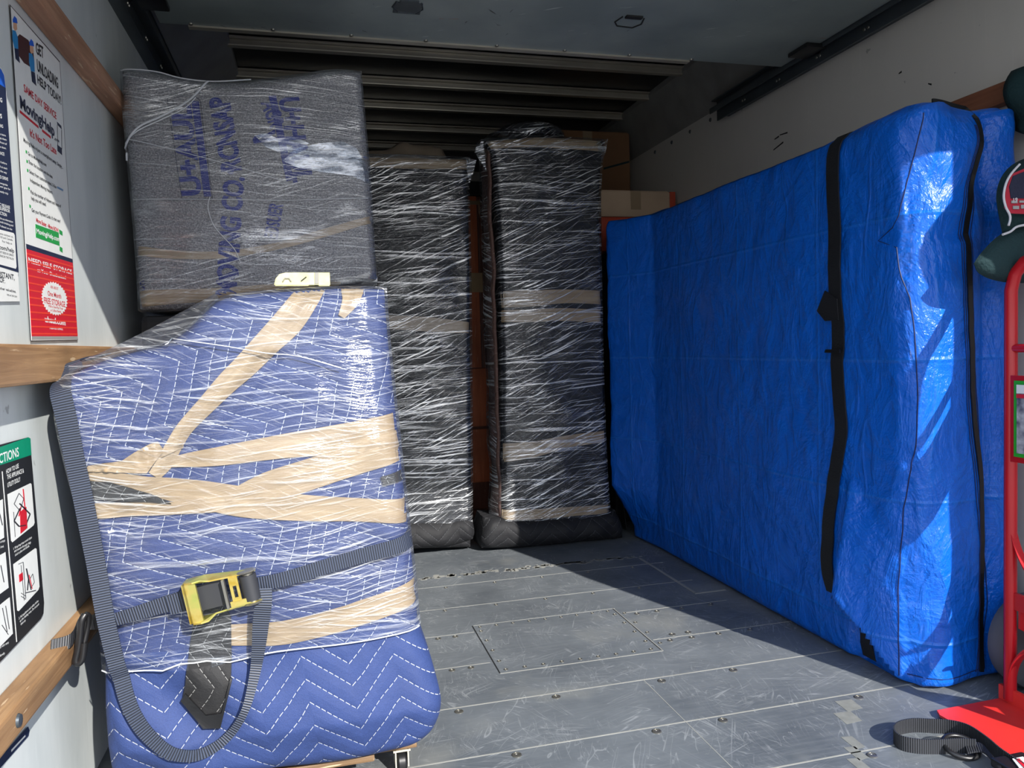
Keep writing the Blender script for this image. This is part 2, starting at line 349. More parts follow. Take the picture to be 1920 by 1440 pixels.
def bx(a, b, bev=0.0): return MB().box(a, b, bev)
def thing(o, label, cat, group=None):
    o['label'] = label; o['category'] = cat
    if group: o['group'] = group
    return o
def empty(name, loc, label, cat, group=None):
    o = bpy.data.objects.new(name, None); C.objects.link(o); o.location = loc; o.empty_display_size = 0.05
    return thing(o, label, cat, group)
def adopt(root, kids):
    """parent world-space meshes to a root without moving them"""
    inv = Matrix.Translation(root.location).inverted()
    for k in kids: k.parent = root; k.matrix_parent_inverse = inv
def struct(o): o['kind'] = 'structure'; return o
def smooth_pts(pts, n):
    """Catmull-Rom through pts, n samples per span"""
    pts = [V(p) for p in pts]; out = []
    for i in range(len(pts) - 1):
        p0 = pts[max(i - 1, 0)]; p1 = pts[i]; p2 = pts[i + 1]; p3 = pts[min(i + 2, len(pts) - 1)]
        for k in range(n):
            t = k / n
            out.append(0.5 * ((2 * p1) + (p2 - p0) * t + (2 * p0 - 5 * p1 + 4 * p2 - p3) * t * t + (3 * p1 - p0 - 3 * p2 + p3) * t ** 3))
    out.append(pts[-1]); return out
def sample(pts, t):
    L = [0]
    for a, b in zip(pts, pts[1:]): L.append(L[-1] + (b - a).length)
    d = t * L[-1]
    for i in range(len(pts) - 1):
        if d <= L[i + 1] or i == len(pts) - 2:
            k = (d - L[i]) / max(1e-9, L[i + 1] - L[i]); return pts[i].lerp(pts[i + 1], k)
def ribbon(name, pts, widths, nrm, th, mat, parent=None):
    """webbing: a flat band with thickness along pts; widths = full-width vectors per point; nrm = face normals"""
    vs, fs, uvs = [], [], []; L = 0
    for i, p in enumerate(pts):
        if i: L += (pts[i] - pts[i - 1]).length
        wv = widths[i] * 0.5; nn = nrm[i] * th * 0.5
        for sgn, t in ((-1, 1), (1, 1), (1, -1), (-1, -1)):
            vs.append(p + wv * sgn + nn * t); uvs.append((L, (sgn + 1) / 2))
    n = len(pts)
    for i in range(n - 1):
        for k in range(4):
            k2 = (k + 1) % 4; fs.append((i * 4 + k, i * 4 + k2, (i + 1) * 4 + k2, (i + 1) * 4 + k))
    fs.append((0, 1, 2, 3)); fs.append(tuple((n - 1) * 4 + k for k in (3, 2, 1, 0)))
    return mesh(name, vs, fs, mat, parent, False, uvs)
_tc = {}
def text_mesh(s, bold):
    k = (s, bold)
    if k in _tc: return _tc[k]
    cu = bpy.data.curves.new('lettering', 'FONT'); cu.body = s; cu.size = 1.0; cu.offset = bold; cu.resolution_u = 3
    o = bpy.data.objects.new('lettering', cu); C.objects.link(o)
    dg = bpy.context.evaluated_depsgraph_get(); me = bpy.data.meshes.new_from_object(o.evaluated_get(dg))
    vs = [v.co.copy() for v in me.vertices]; fs = [tuple(p.vertices) for p in me.polygons]
    bpy.data.objects.remove(o); bpy.data.curves.remove(cu); bpy.data.meshes.remove(me)
    x0 = min(v.x for v in vs); x1 = max(v.x for v in vs); _tc[k] = (vs, fs, x0, x1); return _tc[k]
def fit(mb, s, A, B, cap, up, bold=0.0, lift=V((0, 0, 0))):
    """lay the string from A to B (baseline), capital height cap along up; appended to mb"""
    vs, fs, x0, x1 = text_mesh(s, bold); xd = (B - A) / (x1 - x0); k = cap / 0.70
    mb.add([A + xd * (v.x - x0) + up * (v.y * k) + lift for v in vs], fs)

def conform(tree, x, z, off, y_from=-1.0, fallback=None):
    h = tree.ray_cast(V((x, y_from, z)), V((0, 1, 0)))
    if h[0] is None:
        h = tree.find_nearest(V((x, fallback if fallback is not None else 1.7, z)))
        return h[0] + V((0, -off, 0))
    return h[0] + V((0, -off, 0))
def tree_of(o):
    me = o.data; return BVHTree.FromPolygons([o.matrix_world @ v.co for v in me.vertices], [tuple(p.vertices) for p in me.polygons])

def wrapped(name, Lp, Rp, Tp, Bp, y0, depth, mats, r=0.04, nu=60, nv=80, bulge=0.0, namp=0.006, nscale=6.0, grow=0.0, front=0.0, vmin=None, seed=0.0, parent=None, cap=True, low=None, yfun=None, sides=True, side_rings=5, taper=0.0):
    """a wrapped block: front face from four outline curves (pixel lists at depth y0), rounded rims, sides running back"""
    w_ = lambda pts: [V((q.x, 0, q.z)) for q in (P(a, b, 1, y0) for a, b in pts)]
    L, R, T, B = [smooth_pts(w_(p), 8) for p in (Lp, Rp, Tp, Bp)]
    cen = sum((sample(L, .5), sample(R, .5)), V()) / 2
    c00, c10, c01, c11 = B[0], B[-1], T[0], T[-1]
    W = (sample(R, .5) - sample(L, .5)).length; H = (sample(T, .5) - sample(B, .5)).length
    vs, uvs, fs, mi = [], [], [], []
    rad = lambda d: 0.0 if d >= r else r - math.sqrt(max(0.0, r * r - (r - d) ** 2))
    def eu(k, n):  # denser near both ends
        t = k / n; return 0.5 - 0.5 * math.copysign(abs(math.cos(math.pi * t)) ** 0.8, math.cos(math.pi * t)) if 0 < k < n else t
    for j in range(nv + 1):
        v = eu(j, nv)
        for i in range(nu + 1):
            u = eu(i, nu)
            p = B_(B, T, L, R, c00, c10, c01, c11, u, v)
            d = p - cen; dl = max(d.length, 1e-6); ed = min(u, 1 - u, v, 1 - v)
            g = grow * (1 - min(1, ed * 12))
            p = p + V((math.copysign(g, u - .5) if min(u, 1 - u) < 1 / 12 else 0, 0, math.copysign(g, v - .5) if min(v, 1 - v) < 1 / 12 else 0))
            y = y0 + min(r, rad(min(u, 1 - u) * W) + rad(min(v, 1 - v) * H)) - bulge * math.sin(math.pi * u) * math.sin(math.pi * v) - front
            q = V((p.x * nscale, seed, p.z * nscale))
            y += namp * (mn.noise(q) * 1.4 + 0.6 * (abs(mn.noise(q * 2.3)) - 0.3)) * min(1, ed * 14)
            if yfun: y += yfun(p.x, p.z, u, v)
            vs.append(V((p.x, y, p.z))); uvs.append((p.x, p.z))
    idx = lambda i, j: j * (nu + 1) + i
    for j in range(nv):
        for i in range(nu):
            f = (idx(i, j), idx(i + 1, j), idx(i + 1, j + 1), idx(i, j + 1))
            cz = sum((vs[k] for k in f), V()) / 4
            if vmin and not vmin(cz): continue
            fs.append(f); mi.append(1 if (low and low(cz)) else 0)
    if sides:
        loop = [idx(i, 0) for i in range(nu)] + [idx(nu, j) for j in range(nv)] + [idx(i, nv) for i in range(nu, 0, -1)] + [idx(0, j) for j in range(nv, 0, -1)]
        prev = loop
        for k in range(1, side_rings + 1):
            dd = depth * (k / side_rings); cur = []
            for q in loop:
                v0 = vs[q]; out = (v0 - cen); out.y = 0; out = out.normalized()
                bl = 0.006 * math.sin(math.pi * k / side_rings) + namp * mn.noise(V((v0.x * 5, dd * 8 + seed, v0.z * 5)))
                nvv = v0 + V((0, dd, 0)) + out * (bl - taper * k / side_rings)
                # continue the fabric coordinates round the corner
                uu, ww = uvs[q]; i_, j_ = q % (nu + 1), q // (nu + 1)
                if i_ == 0: uu -= dd
                elif i_ == nu: uu += dd
                elif j_ == nv: ww += dd
                else: ww -= dd
                vs.append(nvv); uvs.append((uu, ww)); cur.append(len(vs) - 1)
            n = len(loop)
            for a in range(n):
                b = (a + 1) % n; f = (prev[b], prev[a], cur[a], cur[b]); cz = sum((vs[q] for q in f), V()) / 4
                if vmin and not vmin(cz): continue
                fs.append(f); mi.append(1 if (low and low(cz)) else 0)
            prev = cur
        if cap: fs.append(tuple(prev)); mi.append(0)
    used = sorted({q for f in fs for q in f}); rm = {q: k for k, q in enumerate(used)}
    o = mesh(name, [vs[q] for q in used], [tuple(rm[q] for q in f) for f in fs], mats, parent, True, [uvs[q] for q in used])
    for p, m in zip(o.data.polygons, mi): p.material_index = m
    return o
def B_(B, T, L, R, c00, c10, c01, c11, u, v):
    return (sample(B, u) * (1 - v) + sample(T, u) * v + sample(L, v) * (1 - u) + sample(R, v) * u
            - (c00 * (1 - u) * (1 - v) + c10 * u * (1 - v) + c01 * (1 - u) * v + c11 * u * v))
def tape_on(tree, y0, pts, widths, off, parent, name='packing_tape', mat=None, n=10, wrinkle=0.0015, m=6, label=None, follow=True):
    """a strip of tape laid on a wrapped body; pts = pixels along the middle, widths in pixels"""
    wp = [P(a, b, 1, y0) for a, b in pts]; px = y0 * 1.0 / FPX * 1.03
    c = smooth_pts([V((p.x, p.z, ww * px)) for p, ww in zip(wp, widths)], n)
    vs, fs, uvs = [], [], []; L = 0
    for i, q in enumerate(c):
        a = c[max(i - 1, 0)]; b = c[min(i + 1, len(c) - 1)]; t = V((b.x - a.x, b.y - a.y)).normalized(); nr = V((-t.y, t.x))
        if i: L += (V((q.x, q.y)) - V((c[i - 1].x, c[i - 1].y))).length
        for k in range(m + 1):
            s = (k / m - 0.5) * q.z; x, z = q.x + nr.x * s, q.y + nr.y * s
            h = conform(tree, x, z, off + wrinkle * mn.noise(V((x * 30, z * 60, 3))), fallback=y0)
            vs.append(h); uvs.append((L, s))
    for i in range(len(c) - 1):
        for k in range(m):
            fs.append((i * (m + 1) + k, i * (m + 1) + k + 1, (i + 1) * (m + 1) + k + 1, (i + 1) * (m + 1) + k))
    o = mesh(name, vs, fs, mat or M['tape'], parent, True, uvs)
    if label: o['label'] = label
    return o
def patch_on(tree, y0, poly, off, th, mat, parent, name, label=None, step=0.012):
    """a flat cloth piece (pixel polygon) laid on a body, with thickness"""
    pp = [P(a, b, 1, y0) for a, b in poly]; bm = bmesh.new()
    f = bm.faces.new([bm.verts.new((p.x, 0, p.z)) for p in pp]); bm.normal_update()
    for _ in range(4):
        es = [e for e in bm.edges if e.calc_length() > step]
        if not es: break
        bmesh.ops.triangulate(bm, faces=[f for f in bm.faces if len(f.verts) > 3])
        bmesh.ops.subdivide_edges(bm, edges=[e for e in bm.edges if e.calc_length() > step], cuts=1)
    bmesh.ops.triangulate(bm, faces=list(bm.faces))
    bm.verts.index_update(); top = [conform(tree, v.co.x, v.co.z, off + th, fallback=y0) for v in bm.verts]
    fs = [[v.index for v in f.verts] for f in bm.faces]; n = len(top)
    vs = top + [p + V((0, th, 0)) for p in top]; f2 = [tuple(f) for f in fs] + [tuple(i + n for i in reversed(f)) for f in fs]
    for e in bm.edges:
        if len(e.link_faces) == 1: a, b = e.verts[0].index, e.verts[1].index; f2.append((a, b, b + n, a + n))
    bm.free()
    o = mesh(name, vs, f2, mat, parent, False, [(v.x, v.z) for v in vs])
    b2 = bmesh.new(); b2.from_mesh(o.data); bmesh.ops.recalc_face_normals(b2, faces=b2.faces); b2.to_mesh(o.data); b2.free()
    if label: o['label'] = label
    return o
# ================================================================ THE TRUCK BOX
XL, XR, YD, YB, ZR = -0.55, 2.04, 0.95, 6.2, 2.43
fl = struct(bx((XL - .05, YD - .25, -.06), (XR + .05, YB, 0)).build('floor', M['floor']))
sm = MB()
for (y, x0, x1, hw) in [(1.535, .2, 2.0, .0022), (1.796, -.5, 2.0, .0022), (2.062, -.5, 1.6, .0022), (2.239, .516, 1.059, .002), (2.33, -.5, .505, .0016), (2.333, 1.068, 1.6, .0018), (2.602, -.5, .51, .0014), (2.605, 1.07, 1.5, .0018), (2.662, .52, 1.065, .0010), (2.876, .2, 1.5, .0014), (3.153, .2, 1.5, .0012)]:
    sm.box((x0, y - hw, 0), (x1, y + hw, .0006))
for x in (.91,): sm.box((x - .001, 1.3, 0), (x + .001, 2.06, .0005))
sm.box((1.058, 2.24, 0), (1.061, 2.66, .0006))
sm.box((1.425, 2.715, 0), (1.437, 3.25, .0012)); sm.box((1.425, 2.71, 0), (1.56, 2.722, .0012))
s_ = sm.build('seam', M['seam'], fl); s_['label'] = 'pale seam line'
g_ = MB().box((.514, 2.242, 0), (.518, 2.66, .0007)).box((1.0545, 2.25, 0), (1.0565, 2.66, .0007)).build('access_panel_gap', M['seam_dark'], fl); g_['label'] = 'dark gap beside the access panel'
sc_ = MB()
random.seed(3)
for k in range(170):
    x = .35 + random.random() * 1.1; y = 3.285 + random.gauss(0, .012); a = .004 + random.random() * .014
    sc_.prism([(x - a, y - a * .5, .0003), (x + a * .7, y - a * .7, .0003), (x + a, y + a * .5, .0003), (x - a * .4, y + a * .7, .0003)], (0, 0, .0003))
sc_.build('scuffed_tape_residue', M['seam'], fl)
tp = MB()
for k, (a, b) in enumerate(((1592, 1322), (1590, 1345), (1600, 1392), (1606, 1412), (1612, 1434))):
    p = P(a, b, 2, 0); w_ = .028 if k < 2 else .016
    tp.prism([(p.x - w_, p.y - .03, .0003), (p.x + w_ * .8, p.y - .026, .0003), (p.x + w_, p.y + .026, .0003), (p.x - w_ * .8, p.y + .03, .0003)], (0, 0, .0003))
tp.build('tape_residue', plain('faint_tape_residue', (128, 130, 126), 0.6, vs=40), fl)
bm0 = MB().lathe([(.0125, 0), (.0125, .0012), (.0095, .0022), (.0095, .0012), (.004, .0012), (.0035, .0005)], (0, 0, 0), (0, 0, 1), 16).build('floor_bolt', M['bolt'], fl, True)
spots = []
for y, x0 in ((1.512, .97), (1.772, -.4), (2.037, .35)):
    for k in range(12):
        x = x0 + .152 * k * (2 if k % 2 == 0 else 1.85)
        if x < 1.55 - (0.0): spots.append((x, y, 1.0))
for x in (1.15, 1.21): spots.append((x, 2.355, .9))
for y in (2.31, 2.58):
    for x in (.38, .44, 1.12, 1.2, 1.3, 1.42): spots.append((x, y, .8))
for k in range(9): spots.append((.54 + .061 * k, 2.262, .55)); spots.append((.54 + .061 * k, 2.64, .5))
for k in range(4): spots.append((.535, 2.33 + .09 * k, .55)); spots.append((1.04, 2.33 + .09 * k, .55)); spots.append((1.078, 2.30 + .1 * k, .55))
for k in range(5): spots.append((.45 + .2 * k, 2.852, .6)); spots.append((.5 + .21 * k, 3.128, .6))
for i, (x, y, s) in enumerate(spots[:95]):
    o = bm0 if i == 0 else bm0.copy()
    if i: C.objects.link(o)
    o.parent = fl; o.location = (x, y, .0002); o.scale = (s, s, 1)
wl = struct(bx((XL - .04, YD, 0), (XL, YB, 2.22)).build('wall_left', M['wall_l']))
wr = struct(bx((XR, 1.02, 0), (XR + .04, YB, 2.22)).build('wall_right', M['wall_r']))
wb = struct(bx((XL, YB, 0), (XR, YB + .04, ZR)).build('wall_back', M['wall_r']))
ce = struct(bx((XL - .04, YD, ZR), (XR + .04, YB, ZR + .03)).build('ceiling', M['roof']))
hd = struct(bx((XL - .04, YD - .05, 2.0), (XR + .04, YD, ZR + .03)).build('trim_1', M['grey_strip']))
def cove(name, xa, xb):
    m = MB().prism([(xa, YD, 2.17), (xa, YD, ZR), (xb, YD, ZR), (xb, YD, ZR - .03)], (0, YB - YD, 0)); return struct(m.build(name, M['grey_strip']))
cl_ = cove('trim_2', XL, XL + .25); cr_ = cove('trim_3', XR, XR - .11)
# roof bows
for k, y in enumerate((3.73, 4.14, 4.53, 4.97, 5.4)):
    m = MB().box((XL + .2, y - .042, ZR - .010), (XR - .1, y + .042, ZR - .004)).box((XL + .2, y - .020, ZR - .040), (XR - .1, y + .020, ZR - .010), .005)
    o = struct(m.build('trim_%d' % (10 + k), M['bow']))
# wooden tie rails
def rail(name, x0, x1, z0, z1, m, y0=YD + .05): return struct(bx((x0, y0, z0), (x1, YB - .1, z1), .006).build(name, m))
r_lo = rail('trim_4', XL, -.503, .371, .422, M['rail']); r_mid = rail('trim_5', XL, -.505, .955, 1.030, M['rail']); r_up = rail('trim_6', XL, -.505, 1.725, 1.777, M['rail_up'])
r_r = rail('trim_7', 2.0, XR, 1.672, 1.735, M['rail_r'], 1.1)
b_ = MB()
for y in (1.43,): b_.lathe([(.012, 0), (.010, .004), (.002, .005)], (-.503, y, .397), (1, 0, 0), 14)
b_.build('rail_bolt', M['track'], r_lo, True)
for k in range(4):   # screws on the right wall under the grey cove
    y = 3.62 + .22 * k
    MB().lathe([(.011, 0), (.009, .004), (.001, .005)], (XR, y, 2.135), (-1, 0, 0), 12).build('wall_screw', M['track'], wr, True)
q = [P(a, b, 0, XR - .004) for a, b in ((1297, 206), (1313, 209), (1311, 219), (1299, 223))]
MB().prism(q, (.003, 0, 0)).build('sticker', M['yellow'], wr)['label'] = 'small yellow sticker'
mk = MB()
for a, b in (((1452, 262), (1460, 257)), ((1462, 254), (1476, 250)), ((1450, 282), (1468, 268)), ((1740, 158), (1746, 160)), ((1685, 139), (1690, 136))):
    p, q_ = P(*a, 0, XR - .002), P(*b, 0, XR - .002); mk.prism([p, q_, q_ + V((0, 0, .006)), p + V((0, 0, .004))], (.0015, 0, 0))
mk.build('scuff', M['black_plastic'], wr)
# door tracks
def track(name, x, sgn, y1):
    m = MB().box((x, YD, 2.075), (x + sgn * .006, y1, 2.175)).box((x, YD, 2.125), (x + sgn * .045, y1, 2.131)).box((x + sgn * .042, YD, 2.105), (x + sgn * .046, y1, 2.131)).box((x, YD, 2.165), (x + sgn * .035, y1, 2.171))
    o = struct(m.build(name, M['track']))
    for k in range(9):
        for d in (0, .02):
            y = YD + .35 + .27 * k + d
            if y < y1 - .05: MB().lathe([(.006, 0), (.005, .003)], (x + sgn * .006, y, 2.10), (sgn, 0, 0), 8).build('track_rivet', M['bolt'], o)
    return o
tl = track('trim_8', XL + .035, 1, 3.9); tr_ = track('trim_9', XR - .06, -1, 3.44)
MB().box((XL, YD, 2.075), (XL + .037, 3.9, 2.17)).build('track_spacer', M['track'], tl)
MB().box((XR - .062, YD, 2.1), (XR, 3.44, 2.17)).build('track_spacer', M['track'], tr_)
# the rolled-up door overhead
ZD = 2.12
dr = struct(bx((XL + .10, YD + .01, ZD), (XR - .11, 2.84, ZD + .022), .003).build('door_1', M['door']))
e_ = MB().box((XL + .19, 2.835, ZD - .006), (XR - .53, 2.862, ZD + .026)).build('edge_strip', M['bow'], dr)
for k in range(8):
    MB().lathe([(.008, 0), (.007, .004), (.001, .006)], (XL + .20 + k * .266, 2.825, ZD), (0, 0, -1), 10).build('edge_screw', M['bolt'], dr, True)
for k, (a, b) in enumerate(((765, 12), (1180, 40))):
    p = P(a, b, 2, ZD); x, y = p.x, p.y
    m = MB().tube([(x - .04, y - .035, ZD - .002), (x - .05, y + .01, ZD - .002), (x - .03, y + .04, ZD - .002), (x + .03, y + .045, ZD - .002), (x + .05, y + .01, ZD - .002), (x + .04, y - .035, ZD - .002)], .0025, 6).box((x - .03, y - .05, ZD - .006), (x + .03, y - .03, ZD))
    if k == 0: m.box((x - .045, y - .03, ZD - .003), (x + .045, y + .05, ZD))
    m.build('pull_plate', M['track'] if k == 0 else M['seam_dark'], dr)
for x, s in ((XL + .07, 1), (XR - .09, -1)):
    m = MB().box((x + s * .0, 2.58, ZD - .018), (x + s * .085, 2.70, ZD - .002), .003).tube([(x - s * .03, 2.66, ZD + .01), (x + s * .08, 2.66, ZD + .01)], .008, 10)
    m.lathe([(.022, -.008), (.024, 0), (.022, .008)], (x - s * .03, 2.66, ZD + .012), (1, 0, 0), 16)
    m.build('roller_hinge', M['black_plastic'], dr, True)
MB().box((1.42, 2.02, ZD - .008), (1.56, 2.06, ZD)).build('hinge_leaf', M['black_plastic'], dr)
# ground outside the opening
struct(MB().box((XR - .065, .97, 0), (XR, 1.03, 2.1)).box((XR - .075, 1.0, 0), (XR - .065, 1.03, 2.1)).build('trim_15', M['track']))  # unseen door post, added to shade the hand truck tube
struct(MB().box((XL, .97, 0), (XL + .05, 1.03, 2.1)).build('trim_16', M['track']))
gr = struct(bx((-40, -40, -.95), (40, 30, -.85)).build('ground', M['asphalt']))
# ================================================================ SIGNS ON THE LEFT WALL
XS = XL + .003
class Sign:
    def __init__(s, name, label, corner, cat='sign'):
        s.o = empty(name, corner, label, cat); s.l = 0; s.kids = []
        s.acc = {}
    def p(s, px, py): return P(px, py, 0, XS)
    def poly(s, pts, mat, lift, name='panel'):
        s.k = getattr(s, 'k', 0) + 1
        s.acc.setdefault((name, mat, 0 if name == 'red_stripe' else s.k), MB()).prism([s.p(*q) + V((lift * .0004, 0, 0)) for q in pts], (.0003, 0, 0))
    def text(s, t, a, b, cap, mat, lift=3, bold=0.0, name='lettering'):
        A, B = s.p(*a), s.p(*b); up = V((0, 0, 1)); d = cap * abs(ray(*a)[0]) ** -1 * .55
        s.k = getattr(s, 'k', 0) + 1
        fit(s.acc.setdefault((name, mat, s.k), MB()), t, A, B, d * 1.0, up, bold, V((lift * .0004, 0, 0)))
    def done(s):
        ks = [m.build(k[0], M[k[1]]) for k, m in s.acc.items()]; adopt(s.o, ks); return s.o
def capm(px, a): pass
s1 = Sign('moving_help_sign', 'tall white sign with red lower panel on the left wall, headed GET UNLOADING HELP TODAY', P(57, 640, 0, XL))
s1.poly([(18, 8), (112, 115), (146, 638), (57, 640)], 'stext', 0); s1.poly([(19.5, 12), (111, 117), (145, 637), (58.2, 638.5)], 'white', 1)
def T(sg, t, a, b, cap, mat, bold=0.0): sg.text(t, a, b, cap, mat, 3, bold)
T(s1, 'GET', (66.7, 100), (81, 109), 21, 'stext', .03); T(s1, 'UNLOADING', (69, 132), (108.5, 166), 21, 'stext', .03); T(s1, 'HELP TODAY!', (69.5, 155.5), (114, 196.5), 16, 'stext', .03)
T(s1, 'SAME DAY SERVICE', (44, 171), (105, 224), 14, 'sred', .02)
T(s1, 'MovingHelp', (37, 201), (101.5, 256), 22, 'navy', .035); T(s1, '.com', (101, 262), (110, 267), 6, 'navy', .02)
s1.poly([(36, 206), (71, 236), (71.5, 241), (36, 211)], 'sred', 2, 'bar'); s1.poly([(78, 242), (94, 255), (94.5, 260), (78.3, 247)], 'sred', 2, 'bar')
s1.poly([(106, 228), (114, 236), (115, 243), (107, 234)], 'navy', 2, 'bar'); s1.poly([(106.5, 271), (115, 278), (115.5, 291), (107, 283)], 'navy', 2, 'bar')
s1.poly([(106.3, 234), (107, 235), (108, 272), (107.2, 271)], 'stext', 2, 'rule'); s1.poly([(114.2, 243), (115, 244), (115.6, 280), (114.9, 279)], 'stext', 2, 'rule')
T(s1, "It's Not Too Late", (55.5, 255), (105, 290), 14, 'sred', .02)
T(s1, 'Moving Help is just a smartphone away. Simply...', (43, 265), (117, 317), 7.5, 'stext', .012)
for t, a, b in (('Go to MovingHelp.com', (51.4, 290), (86, 312.5)), ('Enter the location and the date.', (53, 306), (98, 335)), ('Select from customer-rated, 5-Star', (54, 324), (105.5, 354)), ('Independent Moving Helpers.', (55.5, 340), (98, 364)),
                ('Pick the number of Helpers and hours of', (56.4, 362.5), (113.5, 389.5)), ('help you will need.', (57.5, 374), (85.6, 386.5)), ('Get your Payment Code. It\'s that easy!', (58.3, 396.5), (112.3, 417.5))):
    T(s1, t, a, b, 6.5, 'stext', .012)
T(s1, '*****', (106.5, 356), (118, 362), 7, 'cyan', .02)
for x, y in ((47, 284), (48.5, 302), (49.6, 319), (51.8, 353), (54, 386)): s1.poly([(x, y - 3), (x + 2.6, y - 1), (x + 2.8, y + 4), (x + .2, y + 2.4)], 'sgreen', 2, 'bullet')
T(s1, 'Move Easier - Move NOW!', (67, 416), (109, 436), 8, 'sred', .02)
s1.poly([(65.4, 420), (109, 436), (111, 461), (66.5, 445)], 'sgreen', 2, 'green_box'); T(s1, 'MovingHelp.com', (67.5, 437), (111, 453), 9, 'white', .03)
s1.poly([(110, 430), (116, 434), (116.5, 442), (110.4, 438)], 'sgreen', 2, 'green_box'); s1.poly([(110.8, 462), (116.2, 465), (116.6, 474), (111, 470)], 'sgreen', 2, 'green_box')
s1.poly([(47.8, 457), (134.6, 485.5), (135.5, 493), (48.6, 466.5)], 'navy', 2, 'navy_bar')
s1.poly([(48.6, 466.5), (135.5, 493), (144.8, 630.5), (58.5, 630.5)], 'sred', 2, 'red_panel')
for k in range(12):
    f = (k + .55) / 12; l = (48.6 + f * 9.9, 466.5 + f * 164); r = (135.5 + f * 9.3, 493 + f * 137.5)
    s1.poly([l, r, (r[0] + .2, r[1] + 2.6), (l[0] + .2, l[1] + 3)], 'sred2', 2.6, 'red_stripe')
s1.poly([(58.5, 630.5), (144.8, 630.5), (145, 636), (58.6, 637)], 'silver', 2, 'silver_strip')
T(s1, 'NEED SELF-STORAGE', (52.3, 492), (134, 514.5), 10, 'white', .025); T(s1, 'at Your Destination?', (69, 509.5), (123, 524), 7, 'white', .02)
sealc = (100.8, 560); pts = []
for k in range(64):
    a = 2 * math.pi * k / 64; rr = 1.0 if k % 2 else .90
    pts.append((sealc[0] + 24.8 * rr * math.cos(a) + 0, sealc[1] + 31.5 * rr * math.sin(a) + 6 * rr * math.cos(a)))
s1.poly(pts, 'white', 3.2, 'seal')
for t, a, b, c_ in (('ASK ABOUT', (93, 540), (108, 544), 5), ('One Month', (88, 554), (113.5, 560), 9), ('FREE STORAGE', (81, 568), (121, 576), 11), ('With a One-Way Truck', (89, 575.5), (117, 581), 4.5), ('or U-Box Rental', (93, 583.5), (113, 586.5), 4.5)):
    s1.text(t, a, b, c_, 'sred', 4.2, .02)
T(s1, 'uhaul.com', (83.3, 603.5), (122, 610), 11, 'white', .03); T(s1, '1-800-GO-UHAUL', (92.2, 617), (117, 619), 5, 'white', .02)
# two movers carrying a sofa, as printed clip art
s1.poly([(29, 72), (36, 64), (52, 75), (61, 92), (63, 112), (60, 128), (44, 118), (30, 98)], 'sbrown', 2, 'sofa_print')
for dx, dy in ((0, 0), (31, 43)):
    s1.poly([(22 + dx, 56 + dy), (28 + dx, 58 + dy), (32 + dx, 70 + dy), (33 + dx, 92 + dy), (26 + dx, 90 + dy), (22.5 + dx, 74 + dy)], 'cyan', 2.6, 'mover_print')
    s1.poly([(26 + dx, 90 + dy), (33 + dx, 93 + dy), (36 + dx, 118 + dy), (28 + dx, 110 + dy)], 'navy', 2.6, 'mover_print')
    s1.poly([(24 + dx, 40 + dy), (30 + dx, 43 + dy), (31 + dx, 55 + dy), (27 + dx, 58 + dy), (24 + dx, 52 + dy)], 'skin', 2.6, 'mover_print')
    s1.poly([(22.6 + dx, 36 + dy), (26 + dx, 30 + dy), (30 + dx, 35 + dy), (31.5 + dx, 44 + dy), (23 + dx, 42 + dy)], 'sblue', 3.0, 'mover_print')
s1.done()
s2 = Sign('safety_sign', 'dark navy sign with white text and blue top at the far left edge', P(0, 570, 0, XL))
s2.poly([(-60, 60), (2, 128), (8, 142), (10.5, 165), (36.5, 565), (-60, 566)], 'white', 1)
s2.poly([(-60, 58), (1, 130), (6.5, 141), (9.5, 165), (-60, 120)], 'sblue', 2, 'blue_header'); s2.poly([(-60, 120), (9.5, 165), (34, 511), (-60, 482)], 'navy', 2, 'navy_field')
for k, (y, x) in enumerate(((190, 3), (220, 4), (252, 5), (262, 9), (269, 10), (276, 10.5), (283, 11), (318, 8), (327, 11), (334, 12), (341, 13), (348, 13), (355, 12))):
    pass
for t, y, x, cp, bd in (('DRIVING', 192, 3, 8, .03), ('TIPS', 222, 2.5, 8, .03), ('LOADING', 240, 4.5, 6, .02), ('load the heavy items', 256, 9.5, 4, .01), ('first and keep them', 264, 11, 4, .01), ('close to the front of', 272, 11.5, 4, .01), ('the box and tie down', 280, 10, 4, .01), ('LATCH GUIDANCE', 292, 7, 6, .02), ('check the latch before', 309, 11.5, 4, .01), ('you drive and at each', 318, 12.2, 4, .01), ('stop along the way', 326, 11.5, 4, .01), ('HOW TO DRIVE', 339, 14, 6, .02), ('slow down on downgrades', 349, 13, 4, .01), ('and use a lower gear for', 357, 18.5, 4, .01), ('a safe and steady trip', 365, 14, 4, .01),
                       ('AUTOMATIC RELEASE', 392, 17.5, 6, .02), ('AND SUPERIOR', 399, 17.5, 6, .02), ('PROTECTION', 406, 11.5, 6, .02), ('with gentle acceleration', 418, 23, 4, .01), ('and smooth braking and', 425, 23.6, 4, .01), ('look well ahead on the', 432, 21.5, 4, .01)):
    s2.text(t, (x - len(t) * cp * .42, y - len(t) * cp * .13), (x, y), cp, 'white', 3, bd)
s2.poly([(-60, 415), (24, 437), (26, 441), (29.5, 500), (28, 504), (-60, 480)], 'white', 3, 'white_box')
for t, y, x, cp, bd in (('for questions contact us,', 446, 23, 4, .01), ('across the US and Canada.', 452, 22.5, 4, .01), ('For help at', 459, 21, 4, .01), ('uhaul.com/help', 474, 25, 8, .025), ('DO NOT RIDE IN CARGO', 481, 24, 4, .02), ('NO SMOKING IN THE TRUCK', 488, 24.5, 4, .02)):
    s2.text(t, (x - len(t) * cp * .42, y - len(t) * cp * .11), (x, y), cp, 'stext', 4, bd)
